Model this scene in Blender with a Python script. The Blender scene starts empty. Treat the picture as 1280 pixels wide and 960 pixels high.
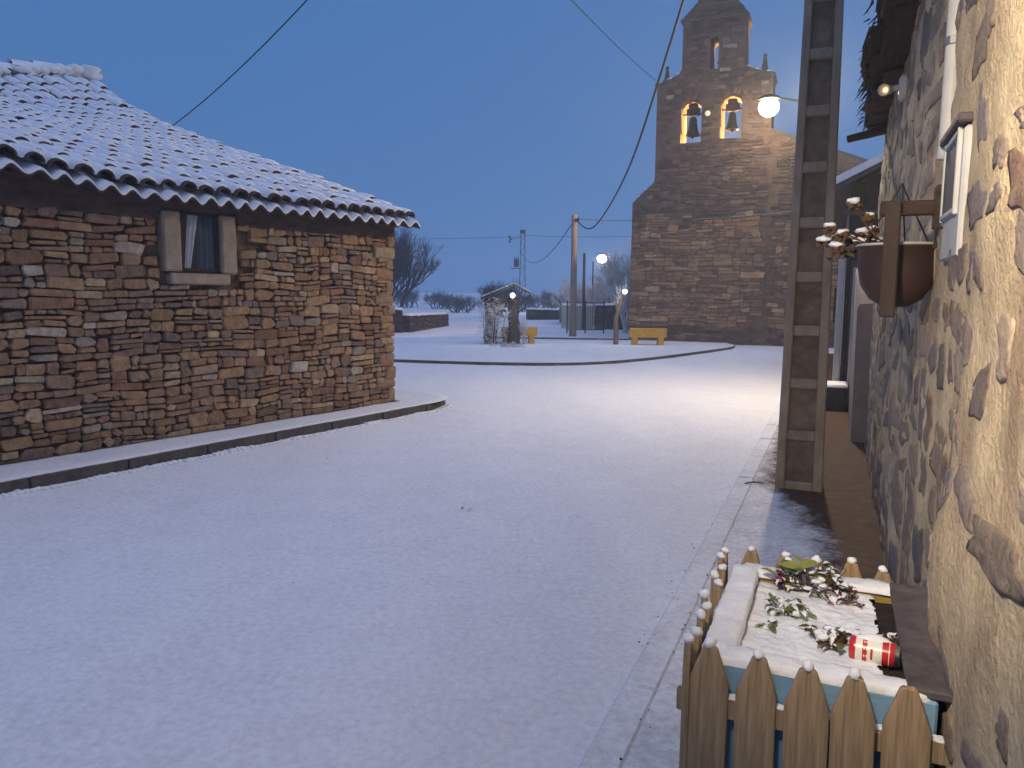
import bpy, math, random
from mathutils import Vector, Matrix, noise
R = math.radians
sc = bpy.context.scene
COL = sc.collection

# ------------------------------------------------------------------ camera
cam = bpy.data.objects.new('camera', bpy.data.cameras.new('camera'))
COL.objects.link(cam)
cam.location = (0, 0, 1.65)
cam.rotation_euler = (R(90 - 6.8), R(-0.4), 0)
cam.data.sensor_width = 36
cam.data.lens = 36 * 960 / 1280
cam.data.clip_start = 0.05
cam.data.clip_end = 3000
sc.camera = cam

# ------------------------------------------------------------------ dusk sky, weak sun, exposure
w = bpy.data.worlds.new('World')
sc.world = w
w.use_nodes = True
nt = w.node_tree
sky = nt.nodes.new('ShaderNodeTexSky')
sky.sky_type = 'NISHITA'
sky.sun_disc = False
sky.sun_elevation = R(6)
sky.sun_rotation = R(200)
sky.air_density = 1.0
sky.dust_density = 0.3
sky.ozone_density = 4.0
veil = nt.nodes.new('ShaderNodeMix')          # even veil of snow cloud over the whole sky
veil.data_type = 'RGBA'
veil.inputs[0].default_value = 0.93
veil.inputs[7].default_value = (0.68, 1.82, 4.45, 1)
nt.links.new(sky.outputs[0], veil.inputs[6])
nt.links.new(veil.outputs[2], nt.nodes['Background'].inputs[0])
nt.nodes['Background'].inputs[1].default_value = 0.1
sun = bpy.data.objects.new('sun', bpy.data.lights.new('sun', 'SUN'))
COL.objects.link(sun)
sun.data.energy = 0.66
sun.data.angle = R(60)
sun.data.color = (0.90, 0.85, 1.0)
sun.rotation_euler = (R(14), 0, R(30))
sc.view_settings.view_transform = 'Standard'
sc.view_settings.look = 'None'
sc.view_settings.exposure = 0.0
sc.view_settings.gamma = 1.0
sc.cycles.use_denoising = True
sc.cycles.max_bounces = 5
sc.cycles.volume_bounces = 1
sc.cycles.volume_step_rate = 4.0

# ------------------------------------------------------------------ helpers
A = R(22.9)                                   # direction of the street on the right
SA, CA = math.sin(A), math.cos(A)


def street(s, r, z=0.0):
    return Vector((s * SA + r * CA, s * CA - r * SA, z))


def tag(o, label=None, cat=None, group=None, kind=None):
    if label: o['label'] = label
    if cat: o['category'] = cat
    if group: o['group'] = group
    if kind: o['kind'] = kind
    return o


def empty(name, loc=(0, 0, 0), rz=0.0, parent=None):
    o = bpy.data.objects.new(name, None)
    COL.objects.link(o)
    o.location = loc
    o.rotation_euler = (0, 0, rz)
    o.parent = parent
    o.empty_display_size = 0.1
    return o


def linkobj(name, me, parent=None, loc=(0, 0, 0), rot=(0, 0, 0), scale=(1, 1, 1)):
    o = bpy.data.objects.new(name, me)
    COL.objects.link(o)
    o.parent = parent
    o.location = loc
    o.rotation_euler = rot
    o.scale = scale
    return o


class MB:
    """collects geometry for ONE mesh"""

    def __init__(s):
        s.v, s.f, s.m, s.c = [], [], [], []

    def add(s, vs, fs, mi=0, col=(1, 1, 1)):
        b = len(s.v)
        s.v += [tuple(p) for p in vs]
        s.c += [col] * len(vs)
        for f in fs:
            s.f.append(tuple(i + b for i in f))
            s.m.append(mi)
        return b

    def box(s, c, d, rot=None, mi=0, ch=0.0, col=(1, 1, 1)):
        hx, hy, hz = d[0] / 2, d[1] / 2, d[2] / 2
        vs, fs = [], []
        if ch <= 0:
            vs = [(x, y, z) for x in (-hx, hx) for y in (-hy, hy) for z in (-hz, hz)]
            fs = [(0, 1, 3, 2), (4, 6, 7, 5), (0, 4, 5, 1), (2, 3, 7, 6), (0, 2, 6, 4), (1, 5, 7, 3)]
        else:
            ch = min(ch, hx * .9, hy * .9, hz * .9)
            idx = {}
            for sx in (-1, 1):
                for sy in (-1, 1):
                    for sz in (-1, 1):
                        for ax in range(3):
                            p = [sx * (hx - ch), sy * (hy - ch), sz * (hz - ch)]
                            p[ax] = (sx * hx, sy * hy, sz * hz)[ax]
                            idx[(sx, sy, sz, ax)] = len(vs)
                            vs.append(tuple(p))
            for ax in range(3):
                o = [a for a in range(3) if a != ax]
                for sg in (-1, 1):
                    q = []
                    for (a, b) in ((-1, -1), (1, -1), (1, 1), (-1, 1)):
                        k = [0, 0, 0]
                        k[ax] = sg; k[o[0]] = a; k[o[1]] = b
                        q.append(idx[(*k, ax)])
                    fs.append(tuple(q))
            for ax in range(3):            # edges along axis ax
                o = [a for a in range(3) if a != ax]
                for a in (-1, 1):
                    for b in (-1, 1):
                        k0 = [0, 0, 0]; k1 = [0, 0, 0]
                        k0[ax] = -1; k1[ax] = 1
                        k0[o[0]] = k1[o[0]] = a; k0[o[1]] = k1[o[1]] = b
                        fs.append((idx[(*k0, o[0])], idx[(*k1, o[0])], idx[(*k1, o[1])], idx[(*k0, o[1])]))
            for sx in (-1, 1):
                for sy in (-1, 1):
                    for sz in (-1, 1):
                        fs.append(tuple(idx[(sx, sy, sz, ax)] for ax in range(3)))
        M = Matrix.Translation(c) @ (rot.to_4x4() if rot is not None else Matrix())
        s.add([M @ Vector(p) for p in vs], fs, mi, col)
        return s

    def tube(s, pts, rad, n=8, mi=0, cap=True, col=(1, 1, 1)):
        pts = [Vector(p) for p in pts]
        if not hasattr(rad, '__len__'): rad = [rad] * len(pts)
        vs, fs = [], []
        ref = Vector((0, 0, 1))
        for i, p in enumerate(pts):
            t = (pts[min(i + 1, len(pts) - 1)] - pts[max(i - 1, 0)]).normalized()
            if abs(t.dot(ref)) > .95: ref2 = Vector((1, 0, 0))
            else: ref2 = ref
            a = t.cross(ref2).normalized(); b = t.cross(a)
            for k in range(n):
                an = 2 * math.pi * k / n
                vs.append(p + (a * math.cos(an) + b * math.sin(an)) * rad[i])
        for i in range(len(pts) - 1):
            for k in range(n):
                k2 = (k + 1) % n
                fs.append((i * n + k, i * n + k2, (i + 1) * n + k2, (i + 1) * n + k))
        if cap:
            fs.append(tuple(range(n - 1, -1, -1)))
            fs.append(tuple((len(pts) - 1) * n + k for k in range(n)))
        s.add(vs, fs, mi, col)
        return s

    def lathe(s, prof, n=16, c=(0, 0, 0), rot=None, mi=0, mfun=None):
        M = Matrix.Translation(c) @ (rot.to_4x4() if rot is not None else Matrix())
        vs = []
        for (r, z) in prof:
            for k in range(n):
                an = 2 * math.pi * k / n
                vs.append(M @ Vector((r * math.cos(an), r * math.sin(an), z)))
        b = s.add(vs, [])
        for i in range(len(prof) - 1):
            for k in range(n):
                k2 = (k + 1) % n
                s.f.append((b + i * n + k, b + i * n + k2, b + (i + 1) * n + k2, b + (i + 1) * n + k))
                s.m.append(mfun(i, k) if mfun else mi)
        return s

    def blob(s, c, d, n=8, rings=5, seed=0, rough=.2, mi=0, col=(1, 1, 1)):
        vs, fs = [], []
        for i in range(rings + 1):
            th = math.pi * i / rings
            for k in range(n):
                ph = 2 * math.pi * k / n
                u = Vector((math.sin(th) * math.cos(ph), math.sin(th) * math.sin(ph), math.cos(th)))
                q = 1 + rough * noise.noise(u * 1.7 + Vector((seed * 7.3, seed * 1.9, seed)))
                vs.append((c[0] + u.x * d[0] * q, c[1] + u.y * d[1] * q, c[2] + u.z * d[2] * q))
        for i in range(rings):
            for k in range(n):
                k2 = (k + 1) % n
                fs.append((i * n + k, (i + 1) * n + k, (i + 1) * n + k2, i * n + k2))
        s.add(vs, fs, mi, col)
        return s

    def mesh(s, name, mats, smooth=False):
        me = bpy.data.meshes.new(name)
        me.from_pydata(s.v, [], s.f)
        for m in (mats if isinstance(mats, (list, tuple)) else [mats]): me.materials.append(m)
        me.polygons.foreach_set('material_index', s.m)
        if smooth: me.polygons.foreach_set('use_smooth', [True] * len(s.f))
        if any(c != (1, 1, 1) for c in s.c):
            at = me.color_attributes.new('tint', 'FLOAT_COLOR', 'POINT')
            at.data.foreach_set('color', [x for c in s.c for x in (c[0], c[1], c[2], 1.0)])
        me.update()
        return me

    def build(s, name, mats, parent=None, smooth=False, loc=(0, 0, 0), rz=0.0):
        return linkobj(name, s.mesh(name, mats, smooth), parent, loc, (0, 0, rz))


def mat(name, c1, c2=None, scale=8.0, detail=6.0, rough=.8, bump=0.0, bscale=None, tint=False, metal=0.0,
        emit=None, estr=0.0, stretch=(1, 1, 1), spec=.3, bdist=.02, contrast=(.3, .7), trans=0.0):
    m = bpy.data.materials.new(name)
    m.use_nodes = True
    t = m.node_tree
    b = t.nodes['Principled BSDF']
    b.inputs['Roughness'].default_value = rough
    b.inputs['Metallic'].default_value = metal
    b.inputs['Specular IOR Level'].default_value = spec
    if trans: b.inputs['Transmission Weight'].default_value = trans
    tc = t.nodes.new('ShaderNodeTexCoord')
    mp = t.nodes.new('ShaderNodeMapping')
    mp.inputs['Scale'].default_value = stretch
    t.links.new(tc.outputs['Object'], mp.inputs[0])
    if c2 is None: c2 = tuple(x * .75 for x in c1)
    n1 = t.nodes.new('ShaderNodeTexNoise')
    n1.inputs['Scale'].default_value = scale
    n1.inputs['Detail'].default_value = detail
    n1.inputs['Roughness'].default_value = .65
    t.links.new(mp.outputs[0], n1.inputs['Vector'])
    cr = t.nodes.new('ShaderNodeValToRGB')
    cr.color_ramp.elements[0].position, cr.color_ramp.elements[1].position = contrast
    cr.color_ramp.elements[0].color = (*c2, 1)
    cr.color_ramp.elements[1].color = (*c1, 1)
    t.links.new(n1.outputs[0], cr.inputs[0])
    out = cr.outputs[0]
    if tint:
        at = t.nodes.new('ShaderNodeAttribute')
        at.attribute_name = 'tint'
        mx = t.nodes.new('ShaderNodeMix')
        mx.data_type = 'RGBA'; mx.blend_type = 'MULTIPLY'
        mx.inputs[0].default_value = 1
        t.links.new(out, mx.inputs[6]); t.links.new(at.outputs['Color'], mx.inputs[7])
        out = mx.outputs[2]
    t.links.new(out, b.inputs['Base Color'])
    if bump:
        n2 = t.nodes.new('ShaderNodeTexNoise')
        n2.inputs['Scale'].default_value = bscale or scale * 4
        n2.inputs['Detail'].default_value = 8
        n2.inputs['Roughness'].default_value = .6
        t.links.new(mp.outputs[0], n2.inputs['Vector'])
        bp = t.nodes.new('ShaderNodeBump')
        bp.inputs['Strength'].default_value = bump
        bp.inputs['Distance'].default_value = bdist
        t.links.new(n2.outputs[0], bp.inputs['Height'])
        t.links.new(bp.outputs[0], b.inputs['Normal'])
    if emit:
        b.inputs['Emission Color'].default_value = (*emit, 1)
        b.inputs['Emission Strength'].default_value = estr
    return m


SNOW = mat('snow', (.86, .87, .90), (.76, .77, .81), scale=9, rough=.7, bump=.5, bscale=55, bdist=.012)
STONE = mat('house_stone', (1.15, 1.12, 1.1), (.55, .52, .5), scale=16, rough=.9, bump=.9, bscale=38, tint=True, bdist=.02)
CHSTONE = mat('church_stone', (1.15, 1.1, 1.08), (.5, .48, .47), scale=3.5, rough=.92, bump=.7, bscale=14, tint=True, bdist=.04)
EARTH = mat('earth_mortar', (.27, .165, .095), (.11, .064, .04), scale=11, rough=.95, bump=.8, bscale=45)
CHMORT = mat('church_mortar', (.20, .13, .095), (.10, .066, .052), scale=3, rough=.95, bump=.8, bscale=18, bdist=.04)
MORTAR = mat('lime_mortar', (.64, .50, .31), (.29, .205, .13), scale=2.2, detail=12, rough=.92, bump=.8, bscale=48, bdist=.02, contrast=(.34, .64))
RSTONE = mat('rubble_stone', (1.1, 1.05, 1.05), (.55, .5, .5), scale=20, rough=.85, bump=.8, bscale=50, tint=True, bdist=.012)
TERRA = mat('terracotta', (.13, .075, .058), (.05, .034, .030), scale=20, rough=.9, bump=.3)
WOODD = mat('dark_wood', (.075, .045, .03), (.03, .02, .015), scale=7, rough=.85, bump=.6, stretch=(1, 1, 6))
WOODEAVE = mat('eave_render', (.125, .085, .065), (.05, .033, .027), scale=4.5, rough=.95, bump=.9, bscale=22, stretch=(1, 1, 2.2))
WOODP = mat('picket_wood', (.48, .34, .195), (.20, .13, .07), scale=5, detail=10, rough=.8, bump=.6, bscale=16, stretch=(11, 11, .7), bdist=.008)
PALEST = mat('pale_dressed_stone', (.44, .35, .25), (.30, .23, .16), scale=9, rough=.9, bump=.5, bscale=40)
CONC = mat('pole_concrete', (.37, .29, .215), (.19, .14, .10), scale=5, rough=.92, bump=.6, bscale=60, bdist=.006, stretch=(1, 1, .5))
CONCREC = mat('pole_concrete_dark', (.24, .175, .125), (.10, .068, .048), scale=8, rough=.95, bump=.8, bscale=60, bdist=.006)  # darker concrete tone for the recessed web
KERBM = mat('kerb_concrete', (.13, .105, .09), (.055, .043, .037), scale=12, rough=.9, bump=.5)
IRON = mat('iron', (.035, .033, .034), (.02, .018, .018), scale=20, rough=.6, metal=.3)
GALV = mat('galvanised', (.25, .25, .26), (.17, .17, .18), scale=15, rough=.5, metal=.6)
WHITEP = mat('white_paint', (.52, .51, .49), (.40, .39, .37), scale=6, rough=.5, bump=.05)
GLASS = mat('dark_glass', (.03, .035, .045), (.02, .022, .028), scale=3, rough=.12, spec=.6)
CABLE = mat('cable_rubber', (.02, .02, .022), rough=.6)
CABLEP = mat('cable_grey', (.28, .26, .25), rough=.6)
YELLOW = mat('yellow_paint', (.72, .40, .05), (.5, .26, .03), scale=8, rough=.55, bump=.1)
BLUE = mat('blue_paint', (.25, .43, .60), (.18, .33, .48), scale=5, rough=.6, bump=.25, bscale=30)
OCHRE = mat('ochre_paint', (.40, .27, .07), (.24, .15, .04), scale=7, rough=.7, bump=.2)
SLATE = mat('slate', (.12, .095, .10), (.05, .04, .045), scale=14, rough=.7, bump=.6, bscale=50, bdist=.008)
EAVEST = mat('eave_slate', (.085, .05, .04), (.03, .02, .017), scale=9, rough=.95, bump=.9, bscale=40)
SOIL = mat('soil', (.045, .03, .022), (.02, .013, .01), scale=30, rough=1, bump=1, bscale=60)
BARK = mat('bark', (.10, .08, .075), (.05, .04, .038), scale=8, rough=.95, bump=.6, stretch=(1, 1, .3))
BARKP = mat('pale_bark', (.27, .19, .13), (.14, .095, .065), scale=10, rough=.9, bump=.7, stretch=(1, 1, .25))
TWIG = mat('twig', (.06, .05, .055), (.035, .03, .033), rough=1)
FROST = mat('frosted_twig', (.80, .80, .82), (.40, .38, .38), scale=6, rough=.95)
PLASTERG = mat('grey_plaster', (.28, .235, .22), (.17, .14, .135), scale=3, rough=.9, bump=.4, bscale=30)
PLASTERW = mat('pale_plaster', (.55, .52, .45), (.40, .37, .32), scale=2.5, rough=.9, bump=.3)
BRONZE = mat('bell_bronze', (.055, .05, .042), (.03, .028, .025), scale=8, rough=.45, metal=.7)
REDCAN = mat('can_red', (.55, .025, .02), (.42, .015, .012), scale=6, rough=.25, spec=.6)
CANWHITE = mat('can_white', (.80, .76, .66), (.70, .66, .56), scale=6, rough=.28, spec=.6)
SILVER = mat('can_aluminium', (.6, .6, .6), rough=.25, metal=1)
LEAFG = mat('leaf_green', (.13, .17, .04), (.06, .09, .025), scale=30, rough=.6)
LEAFY = mat('leaf_yellow_green', (.27, .28, .07), (.15, .17, .04), scale=30, rough=.6)
LEAFR = mat('leaf_red', (.16, .03, .025), (.08, .02, .015), scale=30, rough=.7)
LEAFB = mat('leaf_dry_brown', (.16, .075, .03), (.07, .035, .018), scale=30, rough=.9)
PETAL = mat('petal_magenta', (.30, .02, .12), (.18, .01, .07), scale=30, rough=.7)
BOWL = mat('planter_plastic', (.05, .024, .021), (.028, .015, .014), scale=6, rough=.55)
LAMPE = mat('lamp_glass_warm', (1, 1, 1), rough=.3, emit=(1.0, .86, .55), estr=60)
LAMPW = mat('lamp_glass_white', (1, 1, 1), rough=.3, emit=(1.0, .94, .80), estr=60)
GLOBE = mat('globe_glass', (1, 1, 1), rough=.3, emit=(1.0, .95, .88), estr=5)
SPOTE = mat('spot_led', (1, 1, 1), rough=.3, emit=(1.0, .45, .10), estr=9)
BRICKW = mat('brown_wall_stone', (.10, .065, .055), (.05, .034, .032), scale=6, rough=.95, bump=.9, bscale=18, bdist=.04)


def surf_snow(name, base_under, thin=.5, road=False):
    """fallen snow with patches where it lies thin on what is below"""
    m = bpy.data.materials.new(name)
    m.use_nodes = True
    t = m.node_tree
    L = t.links.new
    b = t.nodes['Principled BSDF']
    b.inputs['Roughness'].default_value = .75
    b.inputs['Specular IOR Level'].default_value = .2
    geo = t.nodes.new('ShaderNodeNewGeometry')

    def nz(scale, det=5, rg=.6, stretch=None):
        n = t.nodes.new('ShaderNodeTexNoise')
        n.inputs['Scale'].default_value = scale
        n.inputs['Detail'].default_value = det
        n.inputs['Roughness'].default_value = rg
        src = geo.outputs['Position']
        if stretch:
            mp = t.nodes.new('ShaderNodeMapping')
            mp.inputs['Rotation'].default_value = (0, 0, A)
            mp.inputs['Scale'].default_value = stretch
            L(src, mp.inputs[0]); src = mp.outputs[0]
        L(src, n.inputs['Vector'])
        return n.outputs[0]
    fine = nz(26, 8, .75)
    mid = nz(3.0, 4)
    big = nz(.55, 3, .5, (1.6, .5, 1))

    def mth(op, a, bb, clamp=False):
        q = t.nodes.new('ShaderNodeMath'); q.operation = op; q.use_clamp = clamp
        for i, x in enumerate((a, bb)):
            if isinstance(x, (int, float)): q.inputs[i].default_value = x
            else: L(x, q.inputs[i])
        return q.outputs[0]
    k = mth('ADD', mth('MULTIPLY', fine, .95), mth('MULTIPLY', mid, .42 if not road else .22))
    k = mth('ADD', k, mth('MULTIPLY', big, .48 if not road else .25))
    if road: k = mth('ADD', k, .21)
    rmp = t.nodes.new('ShaderNodeMapRange')
    rmp.inputs[1].default_value = .62 + .22 * thin
    rmp.inputs[2].default_value = .98 + .1 * thin
    L(k, rmp.inputs[0])
    mx = t.nodes.new('ShaderNodeMix'); mx.data_type = 'RGBA'
    mx.inputs[6].default_value = (*base_under, 1)
    mx.inputs[7].default_value = (.87, .88, .92, 1)
    L(rmp.outputs[0], mx.inputs[0])
    L(mx.outputs[2], b.inputs['Base Color'])
    bp = t.nodes.new('ShaderNodeBump')
    bp.inputs['Strength'].default_value = .55
    bp.inputs['Distance'].default_value = .012
    L(mth('ADD', fine, mth('MULTIPLY', mid, .7)), bp.inputs['Height'])
    L(bp.outputs[0], b.inputs['Normal'])
    return m, t, rmp, mx, geo, mth, nz


ROADSNOW = surf_snow('road_snow', (.66, .66, .70), .45, True)[0]
FIELDSNOW = surf_snow('plaza_snow', (.62, .62, .65), .3, True)[0]

# pavement on the right: snow thins out to wet concrete under the eaves
PAVE, _t, _r, _mx, _geo, _mth, _nz = surf_snow('pavement_thin_snow', (.58, .57, .60), .8)
_mp = _t.nodes.new('ShaderNodeMapping')
_mp.inputs['Rotation'].default_value = (0, 0, A)
_t.links.new(_geo.outputs['Position'], _mp.inputs[0])
_sx = _t.nodes.new('ShaderNodeSeparateXYZ')
_t.links.new(_mp.outputs[0], _sx.inputs[0])       # x = across the street, y = along it
_fc = _t.nodes.new('ShaderNodeFloatCurve')
_u = _t.nodes.new('ShaderNodeMapRange')
_u.inputs[1].default_value = 0; _u.inputs[2].default_value = 16
_t.links.new(_sx.outputs[1], _u.inputs[0])
_t.links.new(_u.outputs[0], _fc.inputs[1])
cv = _fc.mapping.curves[0]
# value 0..1 stands for the edge of the dry strip, r = -1 .. 1
for i, (s_, r_) in enumerate([(0, .16), (4.0, .14), (5.3, .04), (6.2, -.22), (6.9, -.50), (16, -.56)]):
    x_, y_ = s_ / 16, (r_ + 1) / 2
    if i == 0: cv.points[0].location = (x_, y_)
    elif i == 5: cv.points[1].location = (x_, y_)
    else: cv.points.new(x_, y_)
for p_ in cv.points: p_.handle_type = 'VECTOR'
_fc.mapping.update()
_edge = _mth('SUBTRACT', _mth('MULTIPLY', _fc.outputs[0], 2.0), 1.0)
_dist = _mth('SUBTRACT', _edge, _sx.outputs[0])
_dist = _mth('ADD', _dist, _mth('MULTIPLY', _mth('SUBTRACT', _nz(5, 6, .7), .5), .55))
_dist = _mth('ADD', _dist, _mth('MULTIPLY', _mth('SUBTRACT', _nz(40, 6, .7), .5), .16))
_cov = _t.nodes.new('ShaderNodeMapRange')
_cov.inputs[1].default_value = -.06; _cov.inputs[2].default_value = .14
_t.links.new(_dist, _cov.inputs[0])
_wet = _t.nodes.new('ShaderNodeValToRGB')
_wet.color_ramp.elements[0].position, _wet.color_ramp.elements[1].position = .3, .7
_wet.color_ramp.elements[0].color = (.05, .028, .021, 1)
_wet.color_ramp.elements[1].color = (.125, .072, .05, 1)
_t.links.new(_nz(9, 7, .7), _wet.inputs[0])
_m2 = _t.nodes.new('ShaderNodeMix'); _m2.data_type = 'RGBA'
_t.links.new(_cov.outputs[0], _m2.inputs[0])
_t.links.new(_wet.outputs[0], _m2.inputs[6]); _t.links.new(_mx.outputs[2], _m2.inputs[7])
_t.links.new(_m2.outputs[2], _t.nodes['Principled BSDF'].inputs['Base Color'])

# ------------------------------------------------------------------ ground, plaza, pavements


def lerp_pts(pts, step):
    out = []
    for a, b in zip(pts[:-1], pts[1:]):
        a, b = Vector(a), Vector(b)
        n = max(1, int((b - a).length / step))
        out += [a.lerp(b, i / n) for i in range(n)]
    out.append(Vector(pts[-1]))
    return out


def smooth_pts(pts, n=6):
    """Catmull-Rom through the points"""
    P = [Vector(p) for p in pts]
    P = [P[0] * 2 - P[1]] + P + [P[-1] * 2 - P[-2]]
    out = []
    for i in range(1, len(P) - 2):
        for k in range(n):
            t = k / n
            a, b, c, d = P[i - 1], P[i], P[i + 1], P[i + 2]
            out.append(.5 * ((2 * b) + (c - a) * t + (2 * a - 5 * b + 4 * c - d) * t * t + (3 * b - a - 3 * c + d) * t ** 3))
    out.append(P[-2])
    return out


def axis(lo, hi, near_lo, near_hi, fine, grow):
    a = []
    x = near_lo
    while x < near_hi:
        a.append(x); x += fine
    st = fine
    x = near_hi
    while x < hi:
        a.append(x); st *= grow; x += st
    a.append(hi)
    st = fine
    x = near_lo
    left = []
    while x > lo:
        st *= grow; x -= st
        left.append(max(x, lo))
    return left[::-1] + a


xs = axis(-900, 900, -7, 10, .22, 1.25)
ys = axis(-40, 1500, 1.0, 27, .22, 1.22)
g = MB()
vs = []
for y in ys:
    for x in xs:
        z = 0
        if -8 < x < 11 and 0 < y < 28:
            z = .012 * noise.noise((x * .8, y * .5, 0)) + .006 * noise.noise((x * 2.7, y * 2.2, 4)) - .006
        vs.append((x, y, z))
nx = len(xs)
g.add(vs, [(j * nx + i, j * nx + i + 1, (j + 1) * nx + i + 1, (j + 1) * nx + i) for j in range(len(ys) - 1) for i in range(nx - 1)])
tag(g.build('ground', ROADSNOW, smooth=True), kind='structure')

kerb_line = smooth_pts([(-12, 20.6), (-6, 19.0), (-2.89, 18.17), (-.73, 17.6), (1.47, 17.6), (3.15, 18.82), (5.06, 21.09), (6.67, 23.27), (7.0, 24.2)], 5)
m = MB()
poly = [(p.x, p.y, .06) for p in [q.to_3d() for q in kerb_line]] + [(7.0, 24.9, .06), (12, 40, .06), (12, 62, .06), (-40, 62, .06), (-40, 24, .06)]
m.add(poly, [tuple(range(len(poly)))])
plaza = tag(m.build('plaza', FIELDSNOW), kind='structure')


def kerb_run(line, z0, z1, width, length, parent, seed, material=KERBM):
    rng = random.Random(seed)
    P = lerp_pts([Vector((p[0], p[1], 0)) for p in line], .05)
    acc, start = 0, 0
    for i in range(1, len(P)):
        acc += (P[i] - P[i - 1]).length
        if acc >= length or i == len(P) - 1:
            a, b = P[start], P[i]
            d = b - a
            if d.length > .15:
                mm = MB()
                mm.box((0, 0, 0), (d.length - .012, width, z1 - z0), ch=.012)
                o = mm.build('kerb_stone', material, parent)
                c = (a + b) / 2
                o.location = (c.x, c.y, (z0 + z1) / 2 + rng.uniform(-.004, .004))
                o.rotation_euler = (rng.uniform(-.02, .02), 0, math.atan2(d.y, d.x) + rng.uniform(-.006, .006))
            acc, start = 0, i


kerb_run([(p[0], p[1]) for p in kerb_line], -.05, .052, .11, 1.05, plaza, 3)
m = MB()
line2 = [(-1, 26.9, 0), (1.5, 26.5, 0), (4.0, 26.2, 0)]
kerb_run(line2, .03, .11, .12, 1.0, plaza, 4)

# left pavement along the stone house
HO = Vector((-1.68, 10.65, 0)); HD = Vector((.5704, .8213, 0)); HN = Vector((.8213, -.5704, 0)); HROT = math.atan2(.8213, .5704)


def house(x, y, z=0.0):          # x along the wall (0 = corner), y into the house
    return HO + HD * x - HN * y + Vector((0, 0, z))


kl = [(-9.6, -2.4), (-4.12, 6.04), (-2.6, 8.38), (-1.40, 10.22), (-1.06, 10.78), (-.98, 11.10), (-1.12, 11.45), (-1.7, 11.9), (-3.2, 13.0), (-6.2, 15.1)]
kls = smooth_pts([(a, b, 0) for a, b in kl], 6)
inner = [house(-8.5, .2), house(.0, .2), house(-.05, 5.5)]
m = MB()
poly = [(p.x, p.y, .122) for p in kls] + [(p.x, p.y, .122) for p in inner[::-1]]
m.add(poly, [tuple(range(len(poly)))])
pav = tag(m.build('left_pavement', FIELDSNOW), kind='structure')
kerb_run([(p.x, p.y) for p in kls], -.06, .108, .12, .82, pav, 8)
m = MB()                                                   # bare damp strip under the eaves
vs, n = [], 120
for i in range(n + 1):
    x = -8.4 + 8.5 * i / n
    wv = .07 + .05 * noise.noise((x * 1.3, 0, 0)) + .025 * noise.noise((x * 7, 3, 0))
    vs += [tuple(house(x, .1, .127)), tuple(house(x, -max(.02, wv), .127))]
m.add(vs, [(2 * i, 2 * i + 1, 2 * i + 3, 2 * i + 2) for i in range(n)])
m.build('damp_strip', KERBM, pav)
rng = random.Random(5)
m = MB()                                                   # ragged snow heaped against the kerb foot
P = lerp_pts([p + Vector((0, 0, 0)) for p in kls[4:30]], .05)
for i, p in enumerate(P):
    t = (P[min(i + 1, len(P) - 1)] - P[max(i - 1, 0)]).normalized()
    out = Vector((t.y, -t.x, 0))
    hgt = .012 + .03 * max(0, noise.noise((i * .13, 2, 0)) + .25) + rng.uniform(0, .006)
    q = p + out * (.075 + rng.uniform(-.008, .012))
    m.blob((q.x, q.y, -.002), (.035 + rng.uniform(0, .02), .035 + rng.uniform(0, .02), hgt), 6, 4, seed=i, rough=.5)
snow_edge = m.build('snow_ridge', SNOW, pav, smooth=True)
snow_edge['kind'] = 'stuff'
m = MB()                                                   # snow lying on the kerb top
vs = []
P = lerp_pts(kls, .06)
for i, p in enumerate(P):
    t = (P[min(i + 1, len(P) - 1)] - P[max(i - 1, 0)]).normalized()
    out = Vector((t.y, -t.x, 0))
    e = .045 + .010 * noise.noise((i * .35, 0, 0)) + .006 * noise.noise((i * 1.3, 5, 0))
    for (dd, zz) in ((-.10, .124), (e - .02, .130), (e, .121), (e - .004, .108)):
        q = p + out * dd
        vs.append((q.x, q.y, zz))
m.add(vs, [(i * 4 + k, i * 4 + k + 1, (i + 1) * 4 + k + 1, (i + 1) * 4 + k) for i in range(len(P) - 1) for k in range(3)])
m.build('kerb_snow', SNOW, pav, smooth=True)

# right pavement with its flush kerb
m = MB()
nS, nR = 110, 12
vs = []
for i in range(nS + 1):
    s = -3 + 26 * i / nS
    for j in range(nR + 1):
        r = -.60 + 1.05 * j / nR
        vs.append(tuple(street(s, r, .030 + .004 * noise.noise((s * 2, r * 3, 1)))))
m.add(vs, [(i * (nR + 1) + j, i * (nR + 1) + j + 1, (i + 1) * (nR + 1) + j + 1, (i + 1) * (nR + 1) + j) for i in range(nS) for j in range(nR)])
rpav = tag(m.build('right_pavement', PAVE, smooth=True), kind='structure')
KSNOW = surf_snow('kerb_thin_snow', (.62, .62, .65), .6)[0]
kerb_run([tuple(street(s, -.675)[:2]) for s in (-2, 4, 10, 16, 22)], -.05, .026, .145, .98, rpav, 9, KSNOW)

# ------------------------------------------------------------------ rubble stone generator


def split(x0, x1, z0, z1, rng, tw, th, out):
    wd, hg = x1 - x0, z1 - z0
    mw, mh = rng.uniform(*tw), rng.uniform(*th)
    if hg > mh * 1.5 and (hg / mh > wd / mw * .8 or wd < mw):
        k = z0 + hg * rng.uniform(.3, .7)
        split(x0, x1, z0, k, rng, tw, th, out); split(x0, x1, k, z1, rng, tw, th, out)
    elif wd > mw * 1.35:
        k = x0 + wd * rng.uniform(.28, .72)
        split(x0, k, z0, z1, rng, tw, th, out); split(k, x1, z0, z1, rng, tw, th, out)
    else:
        out.append((x0, x1, z0, z1))


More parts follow.
